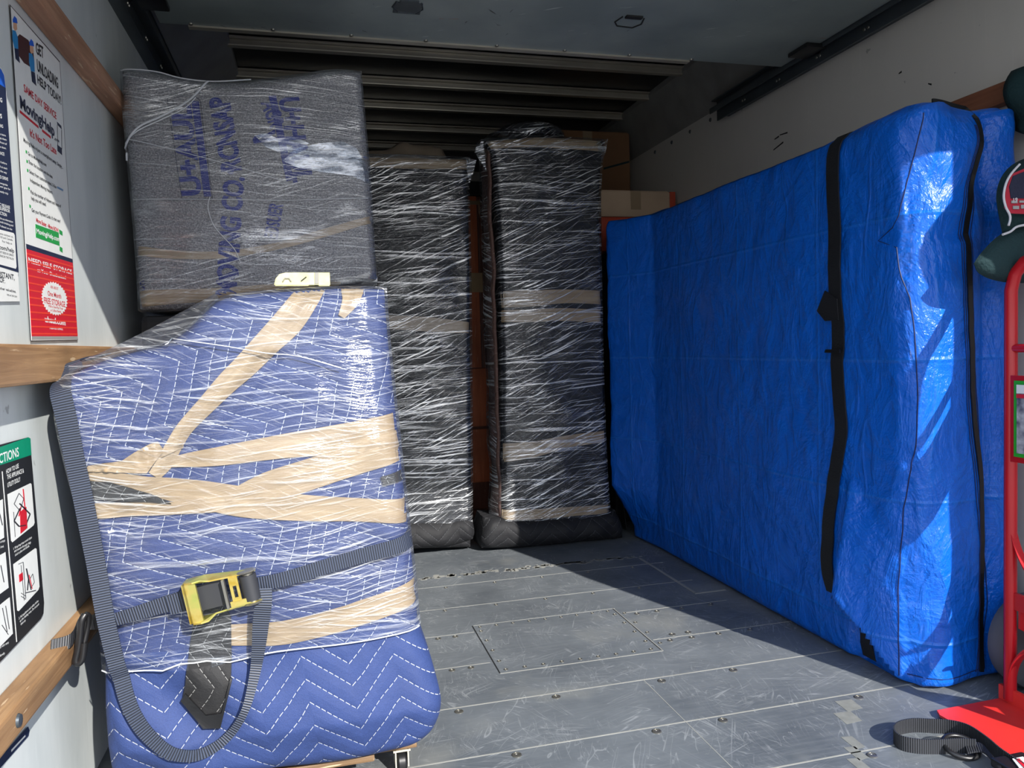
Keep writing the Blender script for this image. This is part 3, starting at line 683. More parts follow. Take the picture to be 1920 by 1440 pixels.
for t, y, x, cp, bd in (('WATER-RESISTANT,', 525, 26.5, 11, .02), ('NOT WATERPROOF.', 531, 8.5, 11, .02), ('Protect mattresses and other valuables,', 549, 29, 5.5, .012), ('DEC-6C REV 2019', 558, 31, 3, .01)):
    s2.text(t, (x - len(t) * cp * .42, y - len(t) * cp * .09), (x, y), cp, 'stext', 2.4, bd)
s2.done()
s3 = Sign('dolly_instruction_sign', 'black sign with green INSTRUCTIONS header and drawings below the middle rail', P(40, 1200, 0, XL))
s3.poly([(-70, 852), (52, 820), (56, 822), (58, 853), (82, 1130), (81, 1150), (76, 1160), (0, 1241), (-70, 1318)], 'sblack', 1)
s3.poly([(-70, 862), (52, 820), (56, 822), (58, 853), (-70, 895)], 'teal', 2, 'green_header')
s3.text('INSTRUCTIONS', (-42, 885), (34.4, 855), 19, 'white', 3, .015)
for t, a, b in (('HOW TO USE', (10.5, 889), (34, 877)), ('THE APPLIANCE &', (12, 899), (43.6, 886)), ('UTILITY DOLLY', (13, 914), (37, 902))): s3.text(t, a, b, 8.5, 'white', 3, .015)
s3.poly([(2.5, 884), (3.7, 884), (31, 1203), (29.8, 1204)], 'white', 2, 'rule')
s3.poly([(13, 927), (56, 906), (58, 908), (63.8, 980), (62, 985), (22, 1017), (20, 1014)], 'white', 2, 'drawing_box')
s3.poly([(24, 1058), (65, 1028), (67.5, 1029), (73, 1100), (71, 1106), (34, 1146), (31.5, 1145)], 'white', 2, 'drawing_box')
s3.poly([(-70, 960), (0, 938), (4, 936), (6.6, 1008), (-70, 1052)], 'white', 2, 'drawing_box'); s3.poly([(-70, 1078), (6, 1037), (9, 1035), (15, 1102), (-70, 1164)], 'white', 2, 'drawing_box')
s3.poly([(-70, 1190), (14, 1122), (17, 1120), (23, 1188), (-70, 1284)], 'white', 2, 'drawing_box')
def line(sg, a, b, w_, mat, lift=3, name='drawing'):
    d = V((b[0] - a[0], b[1] - a[1])); n_ = V((-d.y, d.x)).normalized() * w_ / 2
    sg.poly([(a[0] - n_.x, a[1] - n_.y), (b[0] - n_.x, b[1] - n_.y), (b[0] + n_.x, b[1] + n_.y), (a[0] + n_.x, a[1] + n_.y)], mat, lift, name)
s3.poly([(36, 960), (48, 950), (50, 990), (37, 1001)], 'sred', 3, 'drawing')
for a, b, w_, m_ in (((34, 925), (43, 935), 1, 'stext'), ((34, 925), (25, 945), 1, 'stext'), ((25, 945), (36, 958), 1, 'stext'), ((43, 935), (36, 958), 1, 'stext'), ((42, 917), (46, 960), 2, 'sred'), ((35, 944), (55, 964), 2.6, 'stext'), ((25, 977), (36, 953), 2, 'stext'), ((25, 977), (34, 987), 2.6, 'stext'), ((34, 987), (47, 985), 2, 'stext'), ((47, 985), (55, 964), 2, 'stext'), ((24, 960), (27, 1007), .8, 'stext'), ((38, 950), (34, 968), 2, 'sred')): line(s3, a, b, w_, m_)
s3.poly([(34, 1078), (41, 1073), (42, 1087), (35, 1092)], 'sred', 3, 'drawing')
for a, b, w_, m_ in (((33, 1058), (42, 1054), .8, 'stext'), ((42, 1054), (47, 1122), 1, 'stext'), ((38, 1060), (44, 1126), .8, 'stext'), ((48, 1066), (52, 1085), 2.4, 'stext'), ((52, 1085), (50, 1107), 2, 'stext'), ((52, 1085), (57, 1106), 2, 'stext'), ((53, 1078), (59, 1104), 1.4, 'sred'), ((55, 1085), (60, 1076), .8, 'stext'), ((60, 1076), (63, 1092), .8, 'stext'), ((63, 1092), (57, 1102), .8, 'stext'), ((46, 1112), (66, 1107), 1.6, 'stext'), ((38, 1112), (47, 1118), 1, 'stext'), ((38, 1118), (47, 1124), 1, 'stext'), ((-3, 960), (3, 985), 1.5, 'stext'), ((0, 1060), (6, 1092), 1.5, 'stext'), ((3, 1140), (12, 1185), 1.2, 'stext'), ((9, 1136), (16, 1180), 1.2, 'stext'), ((2, 1172), (14, 1190), 1.2, 'stext')): line(s3, a, b, w_, m_)
for t, a, b in (('1. Wrap long strap around object', (24, 1031), (58.5, 1009)), ('and secure through rings.', (25.5, 1036), (57, 1018)), ('Lock in place with handle.', (27, 1043), (54, 1025)), ('2. Pull appliance and utility dollies', (34, 1162), (71, 1128)), ('up the loading ramp. Do not push', (36, 1167), (72, 1134)), ('them up.', (37.5, 1173), (47, 1164)), ('objects with straps', (-16, 1024), (8, 1015)), ('hand truck level.', (-14, 1032), (6, 1026)), ('moving van with ramp', (-14, 1224), (15, 1206)), ('climb slowly.', (-12, 1238), (8, 1226))): s3.text(t, a, b, 4.6, 'white', 3, .012)
s3.done()
s4 = Sign('lower_warning_sign', 'dark sign on the wall just beneath the lowest wooden rail at left', P(10, 1430, 0, XL))
s4.poly([(-60, 1490), (52, 1362), (55, 1370), (53, 1380), (0, 1440), (-60, 1520)], 'navy', 1); s4.poly([(20, 1406), (46, 1378), (46.5, 1381), (20.5, 1410)], 'white', 2, 'rule'); s4.done()
# ================================================================ BLUE MATTRESS BAG ON THE RIGHT
def bag():
    X0, X1, Y0, Y1, Z1 = 1.575, 1.955, 1.755, 3.63, 1.625
    nx, ny, nz = 18, 150, 116
    L = V((X1 - X0, Y1 - Y0, Z1)); n = (nx, ny, nz); vid = {}; vs, uvs, fs = [], [], []
    def vert(i, j, k):
        if (i, j, k) in vid: return vid[(i, j, k)]
        p = V((X0 + L.x * i / nx, Y0 + L.y * j / ny, L.z * k / nz))
        z = p.z; r = .05 + .075 * max(0, 1 - abs(z - .28) / .45)          # slack corner low on the near edge
        rr = V((r if p.y < 2.4 and p.x < 1.76 else .05, r if p.y < 2.4 and p.x < 1.76 else .05, .07 if z > .8 else .02))
        c = V((min(max(p.x, X0 + rr.x), X1 - .05), min(max(p.y, Y0 + rr.y), Y1 - .05), min(max(p.z, .02), Z1 - .07)))
        d = p - c; m = max(abs(d.x) / rr.x, abs(d.y) / rr.y, abs(d.z) / rr.z)
        if m > 1e-6 and d.length > 1e-6:
            e = V((d.x / rr.x, d.y / rr.y, d.z / rr.z)); e = e.normalized() * m
            p = c + V((e.x * rr.x, e.y * rr.y, e.z * rr.z))
        q = V((p.x * 1.0, p.y * 1.0, p.z * 1.0))
        dirx = -1 if i == 0 else (1 if i == nx else 0); diry = -1 if j == 0 else 0; dirz = 1 if k == nz else 0
        fade = min(1, z / .12)
        wr_ = .014 * mn.noise(q * 3.1) + .010 * (abs(mn.noise(V((q.x * 5, q.y * 6, q.z * 3)))) - .25) + .004 * mn.noise(q * 19)
        if i == 0:
            p.x -= wr_ * fade + .012 * math.sin(math.pi * min(1, max(0, (p.y - Y0) / L.y))) * fade
            if p.y > 3.34: p.x -= (.02 + .12 * min(1, max(0, z - .06) / .22)) * min(1, (p.y - 3.34) / .26)       # far end flares out
            a_ = (p.y - 1.785) / .19; zl = .215 * a_
            if 0 < a_ < 1.12:
                k_ = a_ if a_ < 1 else max(0, (1.12 - a_) / .12)
                p.x += .035 * k_ if z < zl else -.095 * k_ * max(0, 1 - (z - zl) / .36) ** .8
            if p.y < 1.80: p.x += .035 * max(0, 1 - z / .7) * min(1, (1.80 - p.y) / .03)
        if j == 0:
            p.x += .035 * max(0, 1 - z / .7) * max(0, 1 - (p.x - X0) / .25) * (0 if i == 0 else 1)
            p.y -= (.9 * wr_ + .006) * fade + .03 * max(0, 1 - z / .30) * max(0, 1 - (p.x - X0) / .2)
            p.y -= .018 * math.exp(-((p.x - 1.70) / .09) ** 2)
            p.y += .03 * math.exp(-((p.x - 1.845) / .02) ** 2) * min(1, z / .1)              # furrow along the zip
            if z > 1.25: p.y -= .035 * mn.noise(V((p.x * 9, 2, z * 7)))
        if k == nz:
            p.z += .012 * mn.noise(V((q.x * 5, q.y * 4, 1))) + .022 * max(0, 1 - (p.y - Y0) / .45) * (.5 + mn.noise(V((q.x * 9, q.y * 8, 4))))
            p.z -= .02 * math.sin(math.pi * (p.y - Y0) / L.y)
        vid[(i, j, k)] = len(vs); vs.append(p)
        uvs.append((p.y - p.x if i == 0 or j == 0 and False else p.y + p.x, p.z + (p.x - X0 if k == nz else 0)))
        return len(vs) - 1
    for j in range(ny):
        for k in range(nz):
            fs.append((vert(0, j, k), vert(0, j, k + 1), vert(0, j + 1, k + 1), vert(0, j + 1, k)))
            fs.append((vert(nx, j, k), vert(nx, j + 1, k), vert(nx, j + 1, k + 1), vert(nx, j, k + 1)))
    for i in range(nx):
        for k in range(nz):
            fs.append((vert(i, 0, k), vert(i + 1, 0, k), vert(i + 1, 0, k + 1), vert(i, 0, k + 1)))
            fs.append((vert(i, ny, k), vert(i, ny, k + 1), vert(i + 1, ny, k + 1), vert(i + 1, ny, k)))
        for j in range(ny):
            fs.append((vert(i, j, 0), vert(i, j + 1, 0), vert(i + 1, j + 1, 0), vert(i + 1, j, 0)))
            fs.append((vert(i, j, nz), vert(i + 1, j, nz), vert(i + 1, j + 1, nz), vert(i, j + 1, nz)))
    return vs, fs, uvs
vs, fs, uvs = bag()
root = empty('mattress_bag', (1.76, 2.7, 0), 'large glossy blue zipped bag around a mattress standing on edge along the right wall', 'mattress bag')
body = mesh('bag_cover', vs, fs, M['tarp'], None, True, uvs)
bt = tree_of(body); kids = [body]
def side_hit(y, z, off=.004):
    h = bt.ray_cast(V((.6, y, z)), V((1, 0, 0))); return (h[0] if h[0] else V((1.58, y, z))) - V((off, 0, 0))
def end_hit(x, z, off=.003):
    h = bt.ray_cast(V((x, .6, z)), V((0, 1, 0))); return (h[0] if h[0] else V((x, 1.76, z))) - V((0, off, 0))
def top_hit(x, y, off=.004):
    h = bt.ray_cast(V((x, y, 3)), V((0, 0, -1))); return (h[0] if h[0] else V((x, y, 1.62))) + V((0, 0, off))
def bag_strap(px, wid, zmin):
    pts = []
    for a, b in smooth_pts([V((*p, 0)) for p in px], 6) and [(v.x, v.y) for v in smooth_pts([V((*p, 0)) for p in px], 6)]:
        p = P(a, b, 0, 1.57)
        if p.z > 1.60: continue
        h = side_hit(p.y, max(p.z, .012), .006); pts.append(h)
    nr = [V((-1, 0, 0))] * len(pts); y = pts[0].y; top = []
    for k in range(9):
        top.append(top_hit(1.60 + .04 * k, y + .0 * k))
    allp = list(reversed(top)) + pts
    nr = [V((0, 0, 1))] * len(top) + nr
    return ribbon('strap', allp, [V((0, wid, 0))] * len(allp), nr, .004, M['bag_strap'])
st1 = [(1566, 268), (1562, 330), (1566, 420), (1568, 520), (1572, 620), (1568, 680), (1574, 740), (1580, 800), (1572, 860), (1562, 930), (1554, 1000), (1552, 1060), (1562, 1112)]
kids.append(bag_strap(st1, .055, .1))
st2 = [(1168, 415), (1160, 470), (1157, 560), (1156, 660), (1158, 760), (1160, 860), (1165, 940), (1172, 1000)]
kids.append(bag_strap(st2, .04, .1))
lo = [P(a, b, 0, 1.575) for a, b in ((1604, 1172), (1610, 1205), (1618, 1236))]; lo = [side_hit(p.y, max(.01, p.z), .006) for p in lo]
kids.append(ribbon('strap', lo, [V((0, .055, 0))] * 3, [V((-1, 0, 0))] * 3, .004, M['bag_strap']))
def loose(pts, ww, off):
    ps = [side_hit(P(a, b, 0, 1.57).y, P(a, b, 0, 1.57).z, off) for a, b in pts]
    m = MB().prism(ps, (-.004, 0, 0)); return m
kids.append(loose([(1553, 545), (1536, 583), (1552, 602), (1576, 600), (1576, 560)], 0, .008).build('strap_loop', M['bag_strap']))
kids.append(loose([(1554, 655), (1552, 661), (1580, 662), (1580, 655)], 0, .014).build('slide_buckle', M['black_plastic']))
kids.append(loose([(1157, 655), (1150, 680), (1152, 720), (1160, 730), (1162, 660)], 0, .008).build('strap_loop', M['bag_strap']))
kids.append(loose([(1156, 760), (1150, 800), (1156, 815), (1163, 800)], 0, .008).build('slide_buckle', M['black_plastic']))
# zip over the top and down the end
zp = [(1775, 196), (1805, 193), (1830, 197), (1842, 225), (1840, 275), (1828, 320), (1815, 355), (1812, 420), (1813, 520), (1815, 600), (1822, 690), (1828, 780), (1840, 870), (1848, 960), (1855, 1060), (1858, 1150), (1852, 1220), (1846, 1262)]
pts = []
for v in smooth_pts([V((a, b, 0)) for a, b in zp], 5):
    p = P(v.x, v.y, 1, 1.74)
    pts.append(end_hit(p.x, max(.02, min(p.z, 1.60)), .004) if p.z < 1.60 else top_hit(min(p.x, 1.93), 1.79, .004))
wd = []
for i in range(len(pts)):
    t = (pts[min(i + 1, len(pts) - 1)] - pts[max(i - 1, 0)]).normalized(); wv = t.cross(V((0, 1, 0)))
    wd.append((wv.normalized() if wv.length > .2 else V((1, 0, 0))) * .014)
kids.append(ribbon('zip', pts, wd, [V((0, -1, 0))] * len(pts), .005, M['black_plastic']))
for dx in (-.022, -.014, .018):
    q = [end_hit(p.x + dx, max(.03, p.z), .0015) for p in pts if p.z < 1.58]
    kids.append(MB().tube(q, .0012, 5).build('stitch_seam', M['thread'], None, True))
sp_ = [(1722, 215), (1716, 300), (1706, 400), (1705, 500), (1712, 600), (1718, 720), (1720, 820), (1720, 900), (1716, 1000), (1714, 1100), (1712, 1200), (1710, 1280)]
q = []
for v in smooth_pts([V((a, b, 0)) for a, b in sp_], 5):
    p = P(v.x, v.y, 1, 1.75); q.append(end_hit(p.x, max(.015, min(1.60, p.z)), .001))
kids.append(MB().tube(q, .0016, 5).build('stitch_seam', M['thread'], None, True))
q = [end_hit(1.60 + .03 * k, .035 + .0 * k, .001) for k in range(9)]
kids.append(MB().tube(q, .0013, 5).build('stitch_seam', M['thread'], None, True))
adopt(root, kids)
# ================================================================ BACK ROW: BLACK WRAPPED PIECES
def rope(tree, y0, px, rad, off, mat, name='film_strand'):
    q = []
    for v in smooth_pts([V((*p, 0)) for p in px], 6):
        p = P(v.x, v.y, 1, y0); q.append(conform(tree, p.x, p.z, off, fallback=y0))
    return MB().tube(q, rad, 6).build(name, mat, None, True)
def black_piece(name, label, Y, Lp, Rp, Tp, Bp, depth, tapes, skirt, film_cut, mats, flare, loc, seed):
    root = empty(name, loc, label, 'wrapped furniture')
    core = wrapped('quilted_blanket', Lp, Rp, Tp, Bp, Y, depth, mats, r=.03, nu=44, nv=100, bulge=.012, namp=.004, nscale=5, seed=seed)
    ks = [core]; tr = tree_of(core)
    for px, ww in tapes: ks.append(tape_on(tr, Y, px, ww, .004, None))
    fm = wrapped('stretch_film', Lp, Rp, Tp, Bp, Y, depth * .9, M['film_black'], r=.03, nu=44, nv=100, bulge=.012, namp=.0045, nscale=5, seed=seed, grow=.008, front=.012, vmin=lambda c: c.z > film_cut(c), cap=False)
    ks.append(fm)
    if skirt:
        sk = wrapped('blanket_hem', *skirt, Y - .03, depth * .9, M['black_quilt'], r=.05, nu=50, nv=14, bulge=.02, namp=.012, nscale=9, seed=seed + 2); ks.append(sk)
    if flare:
        for poly in flare:
            pp = [P(a, b, 1, Y - .015) for a, b in poly]
            ks.append(mesh('film_corner', [p for p in pp] + [p + V((0, .012, 0)) for p in pp], [tuple(range(len(pp))), tuple(reversed(range(len(pp), 2 * len(pp))))] + [(i, (i + 1) % len(pp), len(pp) + (i + 1) % len(pp), len(pp) + i) for i in range(len(pp))], M['film_black'], None, False, [(p.x, p.z) for p in pp] * 2))
    adopt(root, ks); return root, tr, core
Y5 = 3.66
r5, t5, c5 = black_piece('wrapped_cabinet', 'tall black blanket-wrapped cabinet in clear film left of the brown wooden side gap', Y5,
    [(640, 1032), (640, 800), (640, 500), (640, 290)], [(884, 1028), (885, 900), (884, 700), (882, 500), (880, 400), (878, 330), (880, 296)], [(640, 288), (760, 290), (880, 296)], [(640, 1034), (760, 1032), (884, 1028)], .55,
    [([(640, 602), (720, 604), (800, 608), (884, 615)], [22, 24, 26, 20]), ([(640, 300), (760, 304), (882, 306)], [22, 24, 22])],
    ([(640, 1036), (640, 1000), (640, 972)], [(890, 1015), (893, 1000), (888, 972)], [(640, 972), (760, 978), (888, 972)], [(640, 1036), (770, 1033), (850, 1026), (890, 1015)]),
    lambda c: .095, [M['black_quilt'], M['black_quilt']], [[(874, 296), (893, 300), (888, 322), (880, 345), (876, 320)]], (.5, 3.9, 0), 5.0)
Y6 = 3.60
r6, t6, c6 = black_piece('wrapped_bookcase', 'tallest black blanket-wrapped piece in clear film, nearest the blue bag', Y6,
    [(942, 1022), (942, 900), (941, 700), (939, 520), (933, 400), (926, 300), (908, 262)], [(1150, 1010), (1140, 900), (1132, 700), (1128, 500), (1126, 400), (1128, 330), (1134, 262)], [(908, 260), (1000, 254), (1080, 258), (1134, 262)], [(942, 1022), (1050, 1016), (1150, 1010)], .20,
    [([(926, 562), (990, 560), (1060, 556), (1129, 558)], [30, 30, 26, 26]), ([(926, 593), (1000, 592), (1060, 590), (1130, 594)], [22, 24, 24, 26]), ([(936, 850), (1000, 842), (1060, 828), (1134, 818)], [36, 30, 24, 22]), ([(908, 968), (1000, 964), (1080, 958), (1152, 954)], [22, 20, 18, 18]), ([(908, 268), (1000, 264), (1134, 272)], [24, 24, 26])],
    ([(908, 1032), (904, 1012), (914, 975)], [(1174, 1012), (1172, 990), (1160, 960)], [(914, 975), (1040, 972), (1160, 960)], [(908, 1032), (1000, 1028), (1100, 1018), (1174, 1012)]),
    lambda c: .10, [M['black_quilt'], M['black_quilt']], [[(1120, 262), (1140, 260), (1136, 285), (1128, 305)], [(906, 262), (893, 275), (891, 284), (900, 300), (912, 320)]], (1.15, 3.9, 0), 9.0)
# brown quilted pad down its left flank
pd = MB(); vs_, fs_, uv_ = [], [], []
for j in range(60):
    z = .12 + (1.95 - .12) * j / 59
    for i in range(14):
        y = Y6 + .025 + .15 * i / 13; xx = .876 + .012 * mn.noise(V((y * 9, z * 7, 2))) - .02 * math.sin(math.pi * i / 13) + .0 * z
        xx -= .03 * 0
        vs_.append((xx - .014, y, z)); uv_.append((y, z))
for j in range(59):
    for i in range(13): a = j * 14 + i; fs_.append((a, a + 1, a + 15, a + 14))
sd = mesh('brown_blanket_side', vs_, fs_, M['brown_quilt'], None, True, uv_); sd['label'] = 'dark brown quilted side'
mod = sd.modifiers.new('thick', 'SOLIDIFY'); mod.thickness = .01; mod.offset = 1
sf = mesh('stretch_film', [(x - .012, y, z) for x, y, z in vs_], fs_, M['film_black'], None, True, uv_)
adopt(r6, [sd, sf])
sf_strand = M['film_black']
# things on and behind the back row
q0 = [P(a, b, 1, 3.95) for a, b in ((690, 292), (690, 278), (725, 275), (740, 268), (752, 261), (765, 259), (780, 263), (795, 266), (822, 268), (836, 275), (846, 292))]
def lump(name, outline, depth, mat, label, cat, r=.05, namp=.01):
    cx = sum((p.x for p in outline)) / len(outline); cz = sum(p.z for p in outline) / len(outline); y = outline[0].y; vs, fs = [], []; n = len(outline)
    prof = [(0, .02), (.02, .35), (.06, .7), (.12, .9), (.22, 1.0)]; prof = [(d * depth, s) for d, s in prof] + [((1 - d) * depth, s) for d, s in reversed(prof)]
    bz = min(p.z for p in outline)
    for d, s in prof:
        for p in outline:
            x, z = cx + (p.x - cx) * s, bz + (p.z - bz) * (s if p.z > bz + .004 else 1) 
            k = namp * mn.noise(V((x * 12, (y + d) * 12, z * 12))); vs.append((x + k, y + d, max(bz, z + k)))
    for i in range(len(prof) - 1):
        for k in range(n): k2 = (k + 1) % n; fs.append((i * n + k, i * n + k2, (i + 1) * n + k2, (i + 1) * n + k))
    fs.append(tuple(reversed(range(n)))); fs.append(tuple((len(prof) - 1) * n + k for k in range(n)))
    o = mesh(name, vs, fs, mat, None, True, [(v[0], v[2]) for v in vs]); bm = bmesh.new(); bm.from_mesh(o.data); bmesh.ops.recalc_face_normals(bm, faces=bm.faces); bm.to_mesh(o.data); bm.free()
    return thing(o, label, cat)
def settle(pts, z): 
    lo = min(p.z for p in pts); return [V((p.x, p.y, z if p.z < lo + .02 else p.z)) for p in pts]
ztop5 = max((c5.matrix_world @ v.co).z for v in c5.data.vertices); ztop6 = max((c6.matrix_world @ v.co).z for v in c6.data.vertices)
lump('folded_cloth', smooth_pts(settle(q0, ztop5 + .012), 3), .3, M['beige'], 'beige lumpy cloth bundle lying on top of the left black wrapped cabinet', 'cloth')
q1 = [P(a, b, 1, 3.63) for a, b in ((922, 258), (930, 246), (950, 233), (975, 225), (1000, 223), (1030, 228), (1055, 240), (1062, 258))]
lm = lump('wrapped_bundle', smooth_pts(settle(q1, ztop6 + .016), 3), .17, M['black_quilt'], 'dark rounded film-wrapped bundle lying on top of the tallest black piece', 'bundle')
fb = lm.copy(); fb.data = lm.data.copy(); fb.name = 'stretch_film'; C.objects.link(fb); fb.data.materials[0] = M['film_black']
for k in list(fb.keys()): del fb[k]
for v in fb.data.vertices: v.co += v.normal * .006
fb.parent = lm
# brown wooden cabinet seen through the gap
def pxb(a, b, Y): p = P(a, b, 1, Y); return p
cz_t = P(900, 345, 1, 4.3).z
cab = empty('wooden_cabinet', (1.05, 4.5, 0), 'red-brown wooden cabinet seen in the narrow gap between the two black pieces', 'cabinet')
xa, xb = .80, 1.38; zt = cz_t
ks = [bx((xa, 4.32, .06), (xb, 4.8, zt), .004).build('carcass', M['brownwood_d'])]
xs = P(897, 500, 1, 4.3).x
ks.append(bx((xa, 4.30, P(880, 690, 1, 4.3).z), (xs, 4.32, zt), .002).build('door_stile', M['brownwood']))
for a, b in ((690, 800), (804, 905)): ks.append(bx((xa, 4.298, P(890, b, 1, 4.3).z), (xb, 4.32, P(890, a, 1, 4.3).z - .004), .003).build('drawer', M['brownwood']))
ks.append(bx((xa, 4.30, .0), (xb, 4.75, .06)).build('plinth', M['brownwood_d']))
ks.append(bx((xs + .01, 4.305, P(880, 690, 1, 4.3).z), (xb, 4.32, zt - .02), .002).build('door', M['brownwood_d']))
ks.append(bx((xa, 4.292, P(890, 384, 1, 4.3).z), (xb, 4.297, P(890, 377, 1, 4.3).z)).build('packing_tape', M['tape']))
ks.append(bx((xa + .03, 4.29, P(890, 548, 1, 4.3).z), (xs + .02, 4.297, P(890, 512, 1, 4.3).z)).build('paper_label', M['paper']))
ks.append(bx((xa - .01, 4.27, zt - .07), (xb + .01, 4.82, zt + .01), .01).build('black_blanket_top', M['black_quilt']))
adopt(cab, ks)
# cardboard boxes in the far right corner
def carton(name, a, b, mat, label, strip):
    root = empty(name, ((a[0] + b[0]) / 2, (a[1] + b[1]) / 2, a[2]), label, 'box')
    ks = [bx(a, b, .006).build('box_body', mat)]
    xm = (a[0] + b[0]) / 2
    if strip: ks.append(bx((xm - .03, a[1] - .0015, b[2] - .10), (xm + .03, a[1], b[2])).build('packing_tape', M['tape'])); ks.append(bx((xm - .03, a[1], b[2]), (xm + .03, b[1], b[2] + .0015)).build('packing_tape', M['tape']))
    fl_ = MB().box((a[0] + .01, a[1] + .004, b[2]), (b[0] - .01, (a[1] + b[1]) / 2 - .002, b[2] + .004)).build('top_flap', mat); ks.append(fl_)
    adopt(root, ks); return root
pa, pb = P(1120, 250, 1, 4.45), P(1180, 250, 1, 4.45)
bxA = carton('cardboard_box', (pb.x - .55, 4.45, 0), (pb.x, 4.95, pb.z), M['card'], 'tall dark brown cardboard box standing behind the tallest black piece', True)
gm = MB(); p0, p1 = P(1132, 318, 1, 4.448), P(1180, 305, 1, 4.448); gm.prism([p0, p1, p1 + V((0, 0, .012)), p0 + V((0, 0, .012))], (0, .003, 0)); g2 = gm.build('printed_mark', M['cap_green']); adopt(bxA, [g2])
pa, pb = P(1120, 357, 1, 3.95), P(1262, 362, 1, 3.95); zb = P(1150, 406, 1, 3.95).z
stk = empty('covered_stack', (1.68, 4.15, 0), 'dark blanket-covered stack behind the far end of the blue bag, under the orange-red carton', 'wrapped furniture')
adopt(stk, [bx((1.60, 3.95, 0), (1.98, 4.42, 1.50), .01).build('blanket_cover', M['black_quilt'])])
red = bx((1.555, 3.95, 1.502), (1.78, 4.4, zb - .001), .01).build('orange_red_carton', M['card_in']); thing(red, 'orange-red carton whose top peeks over the far end of the blue bag', 'box')
carton('shallow_cardboard_box', (1.555, 3.95, zb), (pb.x - .02, 4.38, pa.z), M['card_l'], 'pale shallow cardboard box behind the far top corner of the blue bag', True)
ob = bx((pb.x - .015, 3.96, zb - .0), (pb.x + .02, 4.3, pb.z + .01), .004).build('orange_red_board', M['card_in']); thing(ob, 'thin orange-red board end standing at the right end of the pale shallow box', 'board')
ob2 = bx((1.785, 3.96, 1.502), (pb.x + .02, 4.3, zb - .001), .01).build('lower_carton', M['card']); thing(ob2, 'brown carton beside the orange-red carton under the orange-red board', 'box')
# ================================================================ GREY FELT-WRAPPED PANEL, UPPER LEFT
YF = 2.45
felt_r = empty('felt_wrapped_panel', (-.15, YF + .1, 1.14), 'grey felt-wrapped square piece with blue sideways lettering under clear film, upper left', 'wrapped furniture')
Lf, Rf = [(258, 578), (256, 520), (250, 440), (240, 330), (230, 220), (224, 126)], [(706, 522), (702, 470), (698, 400), (692, 310), (684, 220), (676, 130)]
Tf, Bf = [(224, 124), (280, 128), (340, 140), (400, 146), (480, 143), (560, 132), (620, 123), (676, 124)], [(258, 580), (330, 584), (480, 572), (600, 560), (706, 545)]
fcore = wrapped('felt_blanket', Lf, Rf, Tf, Bf, YF, .42, M['felt'], r=.035, nu=60, nv=60, bulge=.015, namp=.006, nscale=5, seed=3.0)
tf = tree_of(fcore); ks = [fcore]
def felt_text(s, a, b, cap, bold, direction, mat='ink'):
    """a, b = pixels at the two ends of the baseline; cap in metres; letters lie on the felt"""
    A, B = P(*a, 1, YF), P(*b, 1, YF); d = (B - A).normalized(); up = V((-d.z, 0, d.x)) if direction > 0 else V((-d.z, 0, d.x))
    m = MB(); fit(m, s, A, B, cap, up, bold); vs = [conform(tf, v.x, v.z, .0042, fallback=YF) for v in m.v]
    ks.append(mesh('printed_lettering', vs, m.f, M[mat]))
def felt_bar(pix, mat='ink', name='printed_bar', step=.03):
    o = patch_on(tf, YF, pix, .0036, .0008, M[mat], None, name, None, .02); ks.append(o)
mm = YF / FPX * 1.02
felt_text('U+AUL', (379, 368), (356, 197), 30 * mm, .045, 1)
felt_bar([(384, 371), (398, 371), (373, 190), (359, 190)])
def frame(px):
    for a, b in zip(px, px[1:] + px[:1]):
        d = V((b[0] - a[0], b[1] - a[1])); n_ = V((-d.y, d.x)).normalized() * .6
        felt_bar([(a[0] - n_.x, a[1] - n_.y), (b[0] - n_.x, b[1] - n_.y), (b[0] + n_.x, b[1] + n_.y), (a[0] + n_.x, a[1] + n_.y)], 'ink_thin', 'printed_line')
frame([(343, 375), (400, 375), (376, 190), (368, 182), (318, 180), (314, 186)])
felt_text('MOVING CO.', (441, 556), (458, 335), 31 * mm, .045, 1); felt_text('RCNSAP', (453, 322), (428, 182), 31 * mm, .045, 1)
felt_bar([(426, 320), (431, 316), (437, 318), (440, 325), (437, 330), (431, 330), (427, 326)])
felt_text('R', (518, 266), (513, 246), 36 * mm, .05, 1); felt_text('AGR', (490, 195), (508, 245), 26 * mm, .03, -1)
felt_bar([(504, 182), (518, 182), (551, 340), (537, 342)])
felt_text('U+HAUL', (524, 186), (552, 345), 32 * mm, .045, -1)
felt_text('EDSUER', (520, 450), (531, 385), 22 * mm, .03, 1); felt_text('UH', (272, 545), (270, 526), 14 * mm, .02, 1)
felt_bar([(410, 520), (447, 505), (449, 518), (412, 530)])
ff = wrapped('stretch_film', Lf, Rf, Tf, Bf, YF, .40, M['film_felt'], r=.035, nu=60, nv=60, bulge=.015, namp=.007, nscale=5, seed=3.0, grow=.005, front=.008, cap=False); ks.append(ff)
tff = tree_of(ff)
def gloss_film():  # extra film sheet, placed and glossed to imitate bright sky reflections
    t = NT('sky_sheen_film'); uv = t.uv(); n = t.noise(t.mapp(uv, (6, 26, 1), rot=(0, 0, -.3)), 1.5, 4, .6)
    nb = t.bump(n, .25, .01); a = t.n('BsdfTransparent', {0: (.93, .96, 1, 1)}).outputs[0]; g = t.n('BsdfGlossy', {'Color': (1, 1, 1, 1), 'Roughness': .12, 'Normal': nb}).outputs[0]
    return t.done(t.n('MixShader', {0: t.ramp(n, [(.42, .02), (.60, .20)]), 1: a, 2: g}).outputs[0])
gf_ = gloss_film()
